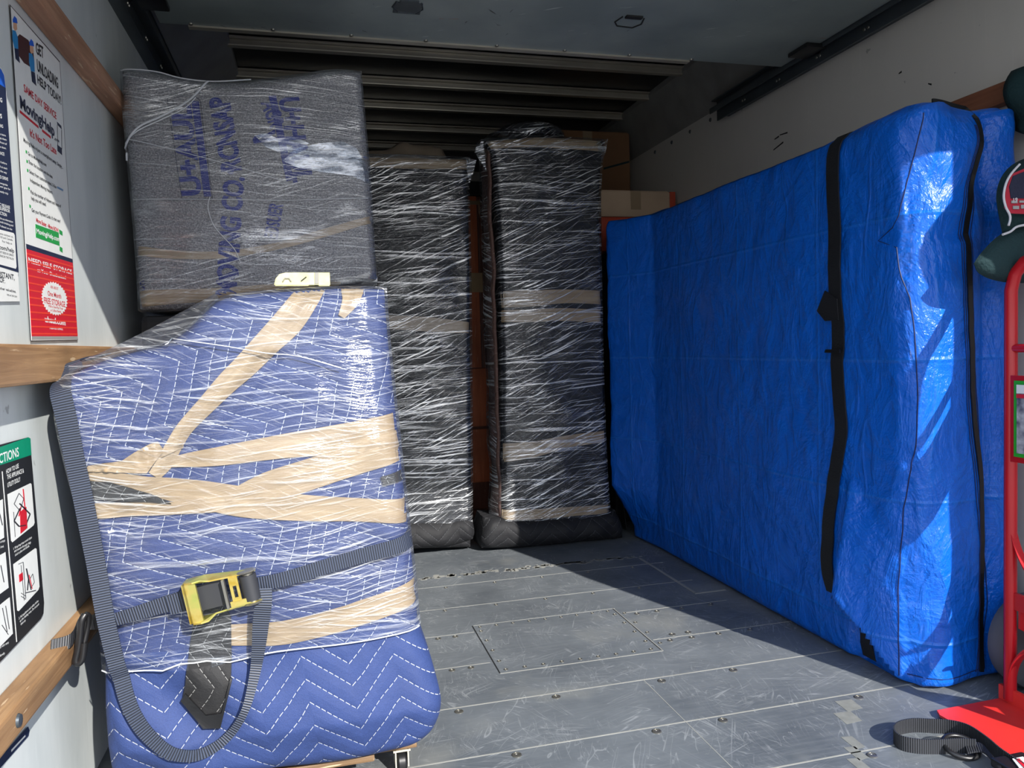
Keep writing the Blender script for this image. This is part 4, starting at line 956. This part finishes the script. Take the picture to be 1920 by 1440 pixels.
for pl in ([(478, 258), (500, 254), (520, 264), (552, 262), (580, 272), (560, 290), (530, 292), (500, 280)], [(560, 280), (600, 272), (640, 268), (668, 280), (690, 318), (692, 345), (660, 332), (610, 326), (560, 318), (530, 305)]): ks.append(patch_on(tff, YF, pl, .003, .0008, gf_, None, 'film_sheen_patch', 'extra glossy film layer added for the sky reflection', .025))
for px_, r_ in (([(222, 300), (236, 270), (262, 240), (300, 222), (340, 200), (366, 180), (390, 152)], .0028), ([(234, 268), (262, 246), (300, 228), (345, 206), (368, 184)], .0016), ([(396, 372), (392, 390), (398, 415), (410, 435), (440, 468), (452, 494)], .0012), ([(224, 128), (290, 132), (340, 146), (400, 152), (470, 146)], .0018), ([(240, 262), (330, 284), (440, 315), (540, 345)], .0010), ([(250, 375), (400, 377), (540, 378), (690, 372)], .0010)):
    ks.append(rope(tff, YF, px_, r_, .002, None))
    ks[-1].data.materials.clear(); ks[-1].data.materials.append(plain('film_rope', (196, 200, 206), 0.3) if 'film_rope' not in bpy.data.materials else bpy.data.materials['film_rope'])
tb = [([(262, 560), (330, 556), (420, 552), (520, 545), (640, 540)], [26, 24, 22, 24, 24]), ([(258, 470), (330, 478), (420, 478), (520, 462), (600, 440), (700, 410)], [16, 14, 12, 12, 14, 12])]
for px_, ww in tb: ks.append(tape_on(tf, YF, px_, ww, .003, None))
adopt(felt_r, ks)
# the covered chest it stands on
zlow = min((fcore.matrix_world @ v.co).z for v in fcore.data.vertices)
ch = empty('covered_chest', (-.15, 2.8, 0), 'dark blanket-covered chest in shade beneath the grey felt piece', 'wrapped furniture')
adopt(ch, [bx((-.49, YF + .03, 0), (.20, YF + .45, zlow - .012), .02).build('blanket_cover', M['black_quilt'])])
# ================================================================ BLUE BLANKET-WRAPPED FURNITURE IN FRONT
YB_ = 1.70
br = empty('wrapped_dresser', (-.13, YB_ + .2, .08), 'furniture wrapped in blue quilted blanket, tan tape and clear film in the left foreground', 'wrapped furniture')
Lb = [(205, 1470), (200, 1400), (190, 1290), (180, 1180), (160, 1060), (138, 960), (112, 860), (96, 780), (98, 722)]
Rb = [(792, 1400), (820, 1360), (828, 1310), (808, 1230), (790, 1180), (780, 1080), (766, 960), (752, 830), (740, 720), (730, 620), (724, 540)]
Tb = [(98, 716), (130, 694), (190, 668), (250, 652), (300, 640), (345, 610), (380, 575), (408, 552), (460, 541), (560, 533), (650, 528), (724, 530)]
Bb = [(205, 1478), (330, 1470), (480, 1456), (640, 1436), (740, 1412), (792, 1398)]
zf = lambda x: None
def fold(x, z, u, v):
    d = 0.0
    if z < .36: d -= .035 * (1 - abs((z - .20) / .17)) if abs(z - .20) < .17 else 0          # slack hem bulges forward
    d += .012 * math.exp(-((x + .30 - (z - .75) * .9) / .03) ** 2) * (1 if .65 < z < 1.0 else 0)   # diagonal crease
    if z < .36: d += .014 * math.sin((x * 1.0 + z * 1.3) * 22) * max(0, 1 - abs(x + .30) / .25)
    return d
def filmline(c):  # lower edge of the stretch film
    a, b = P(190, 1262, 1, YB_), P(806, 1172, 1, YB_); t = (c.x - a.x) / (b.x - a.x); return a.z + (b.z - a.z) * t
bc = wrapped('quilted_blanket', Lb, Rb, Tb, Bb, YB_, .42, [M['blue_quilt'], M['blue_quilt_low']], r=.05, nu=110, nv=120, bulge=.03, namp=.006, nscale=6.5, seed=1.0, low=lambda c: c.z < filmline(c) + .03, yfun=fold)
tB = tree_of(bc); ks = [bc]
hem_l = [(818, 1222), (822, 1262), (826, 1310), (822, 1350)]
TW = lambda px_, ww, **k: ks.append(tape_on(tB, YB_, px_, ww, .004, None, **k))
TW([(592, 528), (572, 560), (540, 604), (500, 645), (462, 685), (430, 715), (392, 755), (350, 800), (328, 835), (312, 865), (292, 890)], [40, 46, 50, 44, 40, 36, 30, 26, 26, 26, 20])
TW([(664, 527), (661, 545), (656, 566), (640, 594)], [40, 38, 28, 12])
TW([(300, 868), (360, 860), (440, 848), (540, 833), (640, 822), (757, 808)], [12, 24, 34, 42, 54, 70], label='wide tan tape strip rising to the right edge')
TW([(425, 936), (500, 912), (580, 886), (660, 862), (757, 834)], [26, 54, 54, 54, 56])
TW([(164, 896), (230, 902), (300, 912), (380, 922), (460, 936), (560, 946), (680, 954), (772, 960)], [24, 30, 34, 46, 52, 46, 42, 44])
TW([(174, 956), (260, 952), (350, 948), (450, 944)], [26, 24, 20, 14])
TW([(428, 1182), (480, 1180), (540, 1176), (620, 1160), (700, 1136), (784, 1110)], [36, 40, 44, 44, 44, 44])
def wad(poly, nm, seed):
    pp = [P(a, b, 1, YB_) for a, b in poly]; bm = bmesh.new(); bm.faces.new([bm.verts.new((p.x, 0, p.z)) for p in pp])
    for _ in range(4):
        bmesh.ops.triangulate(bm, faces=[f for f in bm.faces if len(f.verts) > 3]); es = [e for e in bm.edges if e.calc_length() > .008]
        if es: bmesh.ops.subdivide_edges(bm, edges=es, cuts=1)
    bmesh.ops.triangulate(bm, faces=list(bm.faces)); bm.verts.index_update()
    vs = [conform(tB, v.co.x, v.co.z, .006 + .010 * abs(mn.noise(V((v.co.x * 55, seed, v.co.z * 70)))), fallback=YB_) for v in bm.verts]
    fs = [[v.index for v in f.verts] for f in bm.faces]; bm.free()
    o = mesh(nm, vs, fs, M['tape'], None, True, [(v.x, v.z) for v in vs]); o['label'] = 'crumpled tan tape'; ks.append(o)
wad([(158, 884), (168, 872), (200, 866), (232, 862), (256, 846), (285, 830), (300, 826), (312, 842), (296, 862), (280, 884), (240, 884), (200, 882)], 'crumpled_tape', 2)
wad([(318, 830), (330, 820), (342, 826), (347, 838), (335, 842), (322, 848), (305, 856), (308, 842)], 'crumpled_tape', 6)
pad = lambda poly, nm, lb: ks.append(patch_on(tB, YB_, poly, .002, .006, M['black_pad'], None, nm, lb))
pad([(164, 900), (210, 902), (250, 912), (300, 930), (325, 940), (240, 938), (172, 934)], 'black_pad_fold', 'black pad edge showing between tape strips')
pad([(714, 893), (760, 882), (763, 902), (718, 909)], 'black_pad_tab', 'small black tab near the right edge')
pad([(372, 1120), (420, 1118), (436, 1150), (437, 1252), (416, 1344), (386, 1347), (345, 1302), (352, 1270), (360, 1200)], 'black_pad_corner', 'pointed black quilted pad corner with pale stitching')
ks.append(patch_on(tB, YB_, [(352, 1288), (390, 1326), (420, 1318), (437, 1252), (440, 1256), (418, 1346), (386, 1349), (343, 1303)], .010, .006, M['black_plastic'], None, 'black_pad_binding', 'plain black binding'))
fb_ = wrapped('stretch_film', Lb, Rb, Tb, Bb, YB_, .40, M['film_blue'], r=.05, nu=110, nv=120, bulge=.03, namp=.006, nscale=6.5, seed=1.0, grow=.005, front=.012, vmin=lambda c: c.z > filmline(c), cap=False, yfun=fold); ks.append(fb_)
# the film web pulled taut over the sloping shoulder
tw = tree_of(fb_)
up_ = smooth_pts([P(a, b, 1, YB_ + .02) for a, b in ((404, 550), (340, 585), (270, 622), (200, 656), (128, 686))], 6)
lw_ = smooth_pts([P(a, b, 1, YB_ + .02) for a, b in ((412, 560), (352, 620), (300, 648), (240, 662), (134, 700))], 6)
vs, fs, uv_ = [], [], []
for a, b in zip(up_, lw_):
    for k in range(5):
        p = a.lerp(b, k / 4); vs.append(p + V((0, -.012 * k / 4, 0))); uv_.append((p.x, p.z))
    for k in range(4): vs.append(a + V((0, .09 * (k + 1), -.012 * (k + 1)))); uv_.append((a.x, a.z + .09 * (k + 1)))
n = 9
for i in range(len(up_) - 1):
    q = [4, 3, 2, 1, 0, 5, 6, 7, 8]
    for k in range(8): fs.append((i * n + q[k], i * n + q[k + 1], (i + 1) * n + q[k + 1], (i + 1) * n + q[k]))
ks.append(mesh('film_web', vs, fs, M['film_blue'], None, True, uv_))
rp_ = bpy.data.materials['film_rope']
for px_, r_ in (([(300, 632), (360, 640), (430, 650), (500, 662), (560, 668), (640, 690)], .0012), ([(188, 1262), (300, 1254), (440, 1240), (560, 1220), (700, 1198), (804, 1176)], .0016)): ks.append(rope(tw, YB_, px_, r_, .003, rp_))
adopt(br, ks)
# the dolly under it
zb_ = min((bc.matrix_world @ v.co).z for v in bc.data.vertices)
dl = empty('furniture_dolly', (-.12, 1.95, 0), 'low wooden furniture dolly just showing under the blue wrapped furniture', 'dolly')
dk = [bx((-.40, YB_ + .035, .062), (.10, YB_ + .42, .078), .004).build('deck', M['plywood'])]
for x in (-.34, .165):
    for y in (YB_ + .085, YB_ + .36):
        m = MB().lathe([(.022, -.011), (.026, -.007), (.026, .007), (.022, .011)], (x, y, .026), (1, 0, 0), 18); c_ = m.build('caster_wheel', M['black_plastic'], None, True); dk.append(c_)
        dk.append(MB().box((x - .016, y - .018, .02), (x - .013, y + .018, .062)).box((x + .013, y - .018, .02), (x + .016, y + .018, .062)).box((x - .02, y - .02, .058), (x + .02, y + .02, .062)).build('caster_fork', M['cream']))
pl_ = [P(a, b, 2, .004) for a, b in ((762, 1418), (780, 1412), (784, 1400), (766, 1404))]
dk.append(bx((.10, YB_ + .06, .066), (.20, YB_ + .40, .078), .003).build('deck_batten', M['plywood']))
adopt(dl, dk)
# ================================================================ RATCHET STRAP ROUND THE BLUE FURNITURE
rs = empty('ratchet_strap', P(420, 1100, 1, YB_ - .06), 'dark webbing ratchet strap with yellow zinc ratchet tied across the blue furniture', 'ratchet strap')
tS = tB; RK = []
def on_film(a, b, off):
    p = P(a, b, 1, YB_); return conform(tS, p.x, p.z, off + .010, fallback=YB_)
def strap_px(px_, wpx, off, th=.003, mat='strap', n=6, name='webbing', ends=None, offs=None):
    c = smooth_pts([V((a, b, w_)) for (a, b), w_ in zip(px_, wpx)], n); pts = []
    of = smooth_pts([V((o_, 0, 0)) for o_ in offs], n) if offs else None
    for i, v in enumerate(c):
        o_ = of[i].x if of else off; pts.append(on_film(v.x, v.y, o_))
    wd, nr = [], []
    for i, v in enumerate(c):
        t = (pts[min(i + 1, len(pts) - 1)] - pts[max(i - 1, 0)]).normalized(); s = V((0, -1, 0)); ww = t.cross(s).normalized() * (v.z * 1.72 / FPX); wd.append(ww); nr.append((ww.cross(t)).normalized())
    return ribbon(name, pts, wd, nr, th, M[mat])
RK.append(strap_px([(484, 1082), (540, 1070), (600, 1054), (680, 1034), (740, 1020), (772, 1011)], [24, 25, 26, 26, 28, 30], .012))
RK.append(strap_px([(196, 1160), (240, 1146), (300, 1126), (345, 1112), (378, 1104)], [22, 22, 26, 30, 30], .012))
RK.append(strap_px([(324, 1121), (368, 1108)], [33, 33], .016, th=.006, name='webbing_stitched_end'))
# from the furniture to the wooden rail, over it
p0 = on_film(200, 1159, .012); p1 = P(150, 1168, 0, -.495); p2 = P(122, 1170, 0, -.50)
pts = smooth_pts([p0, p0.lerp(p1, .5), p1, V((-.50, p1.y - .05, .428)), V((-.53, p1.y - .07, .426))], 5)
RK.append(ribbon('webbing', pts, [V((0, .002, .030))] * 6 + [V((0, .012, .026))] * (len(pts) - 6), [V((-.3, -1, 0)).normalized()] * len(pts), .003, M['strap_dark']))
# loose tail
tail = [(499, 1084), (498, 1110), (493, 1150), (488, 1200), (480, 1250), (464, 1306), (436, 1352), (400, 1380), (364, 1388), (320, 1376), (282, 1346), (252, 1306), (230, 1250), (215, 1190), (200, 1120), (184, 1040), (166, 950), (148, 870), (134, 800), (120, 745), (108, 712)]
wpx = [26, 28, 27, 22, 17, 13, 15, 18, 20, 22, 24, 25, 26, 27, 28, 29, 30, 30, 31, 32, 33]
offs = [.03, .035, .03, .025, .02, .018, .015, .012, .012, .012, .014, .016, .018, .02, .02, .016, .012, .010, .010, .010, .010]
RK.append(strap_px(tail, wpx, .02, offs=offs, name='loose_tail'))
pA = on_film(108, 712, .010); shoulder = smooth_pts([pA, pA + V((.004, .03, .022)), V((-.495, YB_ + .12, pA.z + .034)), V((-.47, YB_ + .26, pA.z + .045))], 5)
RK.append(ribbon('loose_tail', shoulder, [V((.036, 0, .012))] * len(shoulder), [V((-.3, -.3, .9)).normalized()] * len(shoulder), .003, M['strap']))
# ratchet buckle, built in its own frame: u along the strap, n towards the viewer
A_, B2 = on_film(372, 1106, .022), on_film(488, 1076, .022); u_ = (B2 - A_).normalized(); n_ = V((0, -1, 0)); n_ = (n_ - u_ * n_.dot(u_)).normalized(); v_ = n_.cross(u_) * -1
if v_.z < 0: v_ = -v_
Lr = (B2 - A_).length; W2 = .030
def rb(m, u0, u1, v0, v1, n0, n1):
    vs = [A_ + u_ * u + v_ * v + n_ * n for n in (n0, n1) for v in (v0, v1) for u in (u0, u1)]
    m.add(vs, [(0, 2, 3, 1), (4, 5, 7, 6), (0, 1, 5, 4), (2, 6, 7, 3), (0, 4, 6, 2), (1, 3, 7, 5)])
RL = lambda u, v, n: A_ + u_ * u + v_ * v + n_ * n
def side_plate(sv):
    # handle cheek: wide at the grip, waisted, then along the frame
    prof = [(-.006, .004), (-.004, .034), (.012, .040), (.026, .036), (.040, .024), (Lr * .62, .022), (Lr * .95, .024), (Lr * 1.02, .014), (Lr * .95, .002), (.03, .0), (.01, -.002)]
    k = (W2 + .006 * 0) * sv; ex = lambda u: sv * (.010 if u < .03 else (.010 - (u - .03) * .8 if u < .042 else 0))
    m = MB(); a = [RL(u, k + ex(u), n) for u, n in prof]; m.prism(a, v_ * (.003 * sv)); return m.build('cheek_plate', M['zinc'])
bk = [side_plate(1), side_plate(-1)]
m = MB(); rb(m, -.008, .016, -.040, .040, .026, .034); bk.append(m.build('grip_bar', M['zinc'])); bk[-1]['label'] = 'orange-gold grip bar'
m = MB(); rb(m, -.010, -.004, -.040, .040, .004, .034); bk.append(m.build('grip_bar', M['zinc']))
m = MB(); rb(m, Lr * .50, Lr * .54, -W2, W2, .018, .030); bk.append(m.build('release_bar', M['bolt']))
m = MB(); rb(m, Lr * .60, Lr * .74, -W2, -.012, .020, .024); rb(m, Lr * .60, Lr * .74, .012, W2, .020, .024); rb(m, Lr * .60, Lr * .645, -.012, .012, .020, .024); rb(m, Lr * .70, Lr * .74, -.012, .012, .020, .024); rb(m, Lr * .56, Lr * .86, -W2, -W2 + .012, .022, .026); bk.append(m.build('pawl_plate', M['zinc']))
m = MB().tube([RL(Lr * .88, -W2 - .004, .012), RL(Lr * .88, W2 + .004, .012)], .011, 14); bk.append(m.build('spool', M['bolt'], None, True))
m = MB().tube([RL(Lr * .88, -W2 + .004, .012), RL(Lr * .88, W2 - .004, .012)], .017, 16); bk.append(m.build('wound_webbing', M['strap_dark'], None, True))
for sv in (-1, 1): bk.append(MB().lathe([(.016, -.002), (.020, 0), (.016, .002)], RL(Lr * .88, sv * (W2 + .003), .014), v_, 10).build('gear', M['bolt']))
m = MB(); rb(m, .0, Lr * .52, -.026, .026, .006, .009); bk.append(m.build('webbing', M['strap_dark']))
m = MB().tube([RL(Lr * .06, -.034, .02), RL(Lr * .06, .034, .02)], .004, 8); bk.append(m.build('bolt_pin', M['bolt'], None, True))
rat = bpy.data.objects.new('ratchet_buckle', None); C.objects.link(rat); rat.location = A_
# buckle pieces become one level deeper: frame mesh with its sub-parts
frame_o = bk[0]; bpy.data.objects.remove(rat); frame_o.name = 'ratchet_buckle'; frame_o['label'] = 'yellow zinc ratchet buckle'
for k in bk[1:]: k.parent = frame_o
RK.append(frame_o)
hk = MB().tube(smooth_pts([P(160, 1152, 1, 1.705), P(153, 1165, 1, 1.70), P(150, 1190, 1, 1.70), P(147, 1215, 1, 1.70), P(142, 1238, 1, 1.70), P(147, 1243, 1, 1.70), P(154, 1234, 1, 1.70), P(158, 1205, 1, 1.70)], 5), .0072, 10)
hk.tube(smooth_pts([P(160, 1152, 1, 1.705), P(166, 1156, 1, 1.71), P(164, 1176, 1, 1.715), P(158, 1204, 1, 1.71)], 5), .006, 10)
RK.append(hk.build('coated_hook', M['black_plastic'], None, True))
adopt(rs, [k for k in RK])
# second ratchet handle lying on top of the furniture
pz = [P(a, b, 1, YB_ + .13) for a, b in ((514, 534), (517, 522), (524, 514), (536, 511), (592, 511), (604, 511), (618, 511), (619, 534))]
rh = empty('spare_ratchet', pz[3], 'yellow zinc ratchet handle lying on the top edge of the blue furniture', 'ratchet')
hk_ = [MB().prism(pz, (0, .004, 0)).build('cheek_plate', M['zinc_pale']), MB().prism([p + V((0, .055, .002)) for p in pz], (0, .004, 0)).build('cheek_plate', M['zinc_pale'])]
q = [P(a, b, 1, YB_ + .128) for a, b in ((590, 511), (598, 510.5), (598, 532), (590, 532))]; hk_.append(MB().prism(q, (0, .062, 0)).build('cross_bar', M['bolt']))
q = [P(a, b, 1, YB_ + .128) for a, b in ((564, 526), (574, 518), (575, 520), (565, 528))]; hk_.append(MB().prism(q, (0, .002, 0)).build('spring', M['black_plastic']))
q = [P(a, b, 1, YB_ + .128) for a, b in ((530, 528), (534, 522), (542, 522), (546, 528))]; hk_.append(MB().tube(q, .0015, 6, False).build('stamped_curve', M['bolt']))
adopt(rh, hk_)
# ================================================================ RED HAND TRUCK AND WHAT IS ON IT
XT, YN, YFa = 1.762, 1.27, 1.605
ht = empty('hand_truck', (XT, 1.44, 0), 'red steel hand truck with grey wheels standing in front of the blue bag at right', 'hand truck')
zt_ = 1.135; HK = []
arc = [V((XT, YFa, .02)), V((XT, YFa, .5)), V((XT, YFa, 1.0)), V((XT, YFa, zt_ - .03)), V((XT, YFa - .012, zt_ + .012)), V((XT, YFa - .04, zt_ + .04)), V((XT, YFa - .075, zt_ + .05)), V((XT, YN + .075, zt_ + .05)), V((XT, YN + .04, zt_ + .04)), V((XT, YN + .012, zt_ + .012)), V((XT, YN, zt_ - .03)), V((XT, YN, 1.0)), V((XT, YN, .5)), V((XT, YN, .02))]
HK.append(MB().tube(arc, .0155, 16).build('frame_tube', M['red'], None, True))
for z in (.955, .29): HK.append((MB().tube([V((XT, YN, z)), V((XT, YFa, z))], .011, 12) if z > .5 else bx((XT - .005, YN, z - .022), (XT + .005, YFa, z + .022))).build('crossbar', M['red'], None, z > .5))
HK.append(bx((XT - .012, YN, .66), (XT - .008, YFa, .885)).build('label_plate', M['red']))
lab = bx((XT - .0145, YN + .02, .675), (XT - .0125, YFa - .022, .872)).build('label_border', M['green']); HK.append(lab)
ph = bx((XT - .0165, YN + .03, .685), (XT - .0148, YFa - .032, .862)).build('label_photo', M['photo'], lab)
bx((XT - .0175, YN + .03, .840), (XT - .0166, YFa - .032, .862)).build('label_band', M['white'], lab); bx((XT - .018, YN + .03, .828), (XT - .0166, YFa - .032, .838)).build('label_band', M['sred'], lab)
for sy, yy in ((-1, YFa - .004), (1, YN + .004)):   # curved braces
    c = [V((XT, yy, .50)), V((XT, yy + sy * .015, .44)), V((XT, yy + sy * .05, .38)), V((XT, yy + sy * .11, .345)), V((XT, 1.4375, .335))]
    c = smooth_pts(c, 6); HK.append(ribbon('curved_brace', c, [V((.022, 0, 0))] * len(c), [V((0, 0, 1))] * len(c), .006, M['red']))
    c = smooth_pts([V((XT + .0, yy, .06)), V((XT, yy + sy * .012, .12)), V((XT, yy + sy * .05, .175)), V((XT, yy + sy * .10, .20))], 6); HK.append(ribbon('axle_brace', c, [V((.03, 0, 0))] * len(c), [V((0, 0, 1))] * len(c), .006, M['red']))
tpz = MB().prism([V((1.545, YN - .04, .006)), V((1.535, YN - .02, .006)), V((1.535, 1.605, .006)), V((1.548, 1.628, .006)), V((XT + .012, 1.632, .006)), V((XT + .012, YN - .04, .006))], (0, 0, .006)); HK.append(tpz.build('toe_plate', M['red_plate'], None))
HK.append(bx((XT - .006, YN - .03, .006), (XT + .004, YFa + .03, .05)).build('toe_plate_heel', M['red_plate']))
for yy in (1.675, 1.20):
    c0 = V((1.915, yy, .135)); wh = MB().lathe([(.075, -.030), (.105, -.034), (.128, -.025), (.135, 0), (.128, .025), (.105, .034), (.075, .030)], c0, (0, 1, 0), 40).build('wheel', M['tyre'], None, True)
    hb = MB().lathe([(.078, -.012), (.074, -.020), (.030, -.012), (.026, -.034), (.012, -.036)], c0, (0, 1, 0), 30).build('hub', M['hub'], wh, True)
    m = MB()
    for k in range(5):
        a = 2 * math.pi * k / 5; d = V((math.cos(a), 0, math.sin(a))); e = V((-d.z, 0, d.x))
        m.prism([c0 + d * .026 + e * .010 + V((0, -.022, 0)), c0 + d * .074 + e * .016 + V((0, -.022, 0)), c0 + d * .074 - e * .016 + V((0, -.022, 0)), c0 + d * .026 - e * .010 + V((0, -.022, 0))], (0, .008, 0))
    m.build('spoke', M['hub'], wh); HK.append(wh)
HK.append(MB().tube([V((1.915, 1.16, .135)), V((1.915, 1.715, .135))], .009, 10).build('axle', M['bolt'], None, True))
for yy in (YFa - .03, YN + .03): HK.append(MB().prism([V((XT, yy, .29)), V((1.925, yy, .15)), V((1.925, yy, .12)), V((XT, yy, .22))], (0, .006, 0)).build('axle_bracket', M['red']))
adopt(ht, HK)
# cap hung on the handle
cp = empty('baseball_cap', (1.80, 1.64, 1.2), 'dark green cap with red patch and white piping on the hand truck handle', 'cap')
Yc = 1.615; CK = []
def cap_sheet(px_, y, th, mat, name, bow=.0):
    pp = [P(a, b, 1, y) for a, b in px_]; cx = sum(p.x for p in pp) / len(pp); cz = sum(p.z for p in pp) / len(pp)
    c = V((cx, y - bow, cz)); n = len(pp); vs = [c]; fs = []
    for s, yy in ((.35, .92), (.7, .6), (1.0, 0)):
        for p in pp: vs.append(V((cx + (p.x - cx) * s, y - bow * yy, cz + (p.z - cz) * s)))
    for k in range(n):
        k2 = (k + 1) % n; fs.append((0, 1 + k, 1 + k2))
        for r_ in range(2): fs.append((1 + r_ * n + k, 1 + (r_ + 1) * n + k, 1 + (r_ + 1) * n + k2, 1 + r_ * n + k2))
    o = mesh(name, vs, fs, mat, None, True); bm = bmesh.new(); bm.from_mesh(o.data); bmesh.ops.recalc_face_normals(bm, faces=bm.faces); bm.to_mesh(o.data); bm.free()
    m = o.modifiers.new('t', 'SOLIDIFY'); m.thickness = th; m.offset = 0; CK.append(o); return o
brim = smooth_pts([V((*p, 0)) for p in ((1826, 494), (1838, 476), (1865, 448), (1895, 430), (1940, 418), (1990, 420), (2005, 450), (1985, 500), (1940, 526), (1900, 530), (1860, 524), (1835, 512), (1826, 494))], 4)[:-1]
cap_sheet([(v.x, v.y) for v in brim], Yc, .004, M['cap_green'], 'brim', .025)
crown = smooth_pts([V((*p, 0)) for p in ((1880, 440), (1872, 400), (1868, 372), (1872, 345), (1885, 322), (1905, 306), (1935, 296), (1980, 300), (2010, 340), (2015, 400), (1995, 430), (1940, 436), (1880, 440))], 4)[:-1]
cap_sheet([(v.x, v.y) for v in crown], Yc + .01, .006, M['cap_green'], 'crown', .05)
yl = Yc - .052
def cp_poly(px_, mat, name, y=yl): CK.append(MB().prism([P(a, b, 1, y) for a, b in px_], (0, .002, 0)).build(name, M[mat]))
cp_poly([(1897, 326), (1940, 308), (1985, 312), (1990, 392), (1940, 402), (1895, 400), (1890, 391), (1884, 390), (1886, 355)], 'cap_red', 'front_patch')
cp_poly([(1900, 330), (1940, 314), (1980, 318), (1982, 368), (1940, 372), (1896, 372), (1893, 350)], 'cap_navy', 'front_panel', yl - .002)
for t_, a, b, c_ in (('19', (1900, 379), (1908, 378), .010), ('TEAM', (1898, 389), (1925, 388), .012), ('CLUB', (1898, 400), (1925, 399), .008)):
    m = MB(); A, B = P(*a, 1, yl - .004), P(*b, 1, yl - .004); fit(m, t_, A, B, c_, V((0, 0, 1)), .02) if t_ in ('19',) else None
    if m.v: CK.append(m.build('cap_lettering', M['cap_white']))
q = smooth_pts([P(a, b, 1, yl - .001) for a, b in ((1912, 308), (1896, 326), (1886, 345), (1882, 368), (1886, 388), (1893, 402), (1894, 412), (1891, 423))], 5); CK.append(MB().tube(q, .0028, 8).build('piping', M['cap_white'], None, True))
q = smooth_pts([P(a, b, 1, Yc - .03) for a, b in ((1880, 440), (1895, 434), (1905, 426), (1920, 422), (1960, 416))], 5); CK.append(MB().tube(q, .003, 8).build('piping', M['cap_white'], None, True))
for a, b in zip(((1897, 376), (1912, 376), (1900, 386), (1915, 384)), ((1908, 381), (1922, 380), (1911, 392), (1926, 391))): cp_poly([(a[0], a[1]), (b[0], a[1]), (b[0], b[1]), (a[0], b[1])], 'silver', 'grey_embroidery', yl - .0035)
adopt(cp, CK)
# dark green cloth over the right rail; its unseen end is enlarged to cast shade
gp = []
NU, NV = 40, 14
for j in range(NV + 1):
    for i in range(NU + 1):
        u, v = i / NU, j / NV; y = 1.80 - u * .75
        drop = (.22 + .36 * min(1, max(0, (u - .45) / .25))) * (.8 + .2 * math.sin(u * 17))
        bul = .045 + .125 * min(1, max(0, (u - .5) / .3))
        z = 1.752 - v * drop + (.012 * math.sin(u * 23)) * v
        x = 1.995 - bul * math.sin(math.pi * min(1, v * 1.15 + .08)) * (.75 + .25 * math.sin(u * 30 + v * 3))
        if j == 0: x = 2.035; z = 1.742
        gp.append(V((x, y, z)))
W_ = NU + 1
gf = [(j * W_ + i, j * W_ + i + 1, (j + 1) * W_ + i + 1, (j + 1) * W_ + i) for j in range(NV) for i in range(NU)]
gc = mesh('green_cloth', gp, gf, M['cap_green'], None, True); m = gc.modifiers.new('t', 'SOLIDIFY'); m.thickness = .006
thing(gc, 'dark green cloth hanging over the wooden rail at the upper right edge, unseen end enlarged for shade', 'cloth')
# clear bag of odds and ends behind the hand truck foot
cb = lump('plastic_bag', [V((1.87 + .05 * math.cos(a), 1.32, .075 + .075 * math.sin(a))) for a in [2 * math.pi * k / 16 for k in range(16)]], .16, M['film_black'], 'crumpled clear plastic bag on the floor behind the red toe plate', 'plastic bag', namp=.02)
# ---------------------------------------------------------------- cinch strap on the toe plate
cs = empty('cinch_strap', (1.50, 1.45, .01), 'black webbing cinch strap with loop and ring lying on the floor and red toe plate', 'strap')
def fp(a, b, z): return P(a, b, 2, z)
KS = []
lp = [(1830, 1400, .022), (1800, 1398, .020), (1760, 1400, .018), (1720, 1399, .018), (1688, 1392, .018), (1676, 1378, .018), (1684, 1366, .018), (1710, 1360, .018), (1745, 1361, .018), (1780, 1363, .020), (1815, 1372, .024), (1850, 1395, .026), (1880, 1420, .026), (1930, 1452, .026)]
pts = smooth_pts([fp(*p) for p in lp], 6)
KS.append(ribbon('webbing_loop', pts, [V((0, 0, .036))] * len(pts), [((pts[min(i + 1, len(pts) - 1)] - pts[max(0, i - 1)]).normalized().cross(V((0, 0, 1)))) for i in range(len(pts))], .003, M['strap_dark']))
a = [fp(1812, 1404, .018), fp(1840, 1402, .026), fp(1862, 1424, .030), fp(1880, 1446, .03)]
KS.append(ribbon('webbing_end', smooth_pts(a, 5), [V((.02, .028, .004))] * 16, [V((0, 0, 1))] * 16, .004, M['strap_dark']))
c0 = fp(1802, 1400, .016); ring = [c0 + V((.040 * math.cos(t), .034 * math.sin(t) , .010 * math.sin(t))) for t in [2 * math.pi * k / 24 for k in range(25)]]
KS.append(MB().tube(ring, .006, 10, False).build('ring', M['black_plastic'], None, True))
b0 = fp(1905, 1434, .03); KS.append(bx(b0 + V((-.04, -.03, -.012)), b0 + V((.05, .03, .008)), .005).build('cam_buckle', M['black_plastic']))
adopt(cs, KS)
tg = MB().prism([fp(1898, 1424, .040), fp(1918, 1420, .040), fp(1940, 1440, .040), fp(1915, 1446, .040)], (0, 0, .002)).build('tag', M['white']); tg2 = MB().prism([fp(1905, 1424, .0425), fp(1911, 1422.5, .0425), fp(1932, 1442, .0425), fp(1924, 1444, .0425)], (0, 0, .001)).build('tag_stripe', M['sred'])
adopt(cs, [tg]); tg2.parent = tg; tg2.matrix_parent_inverse = Matrix()
adopt(cs, [])
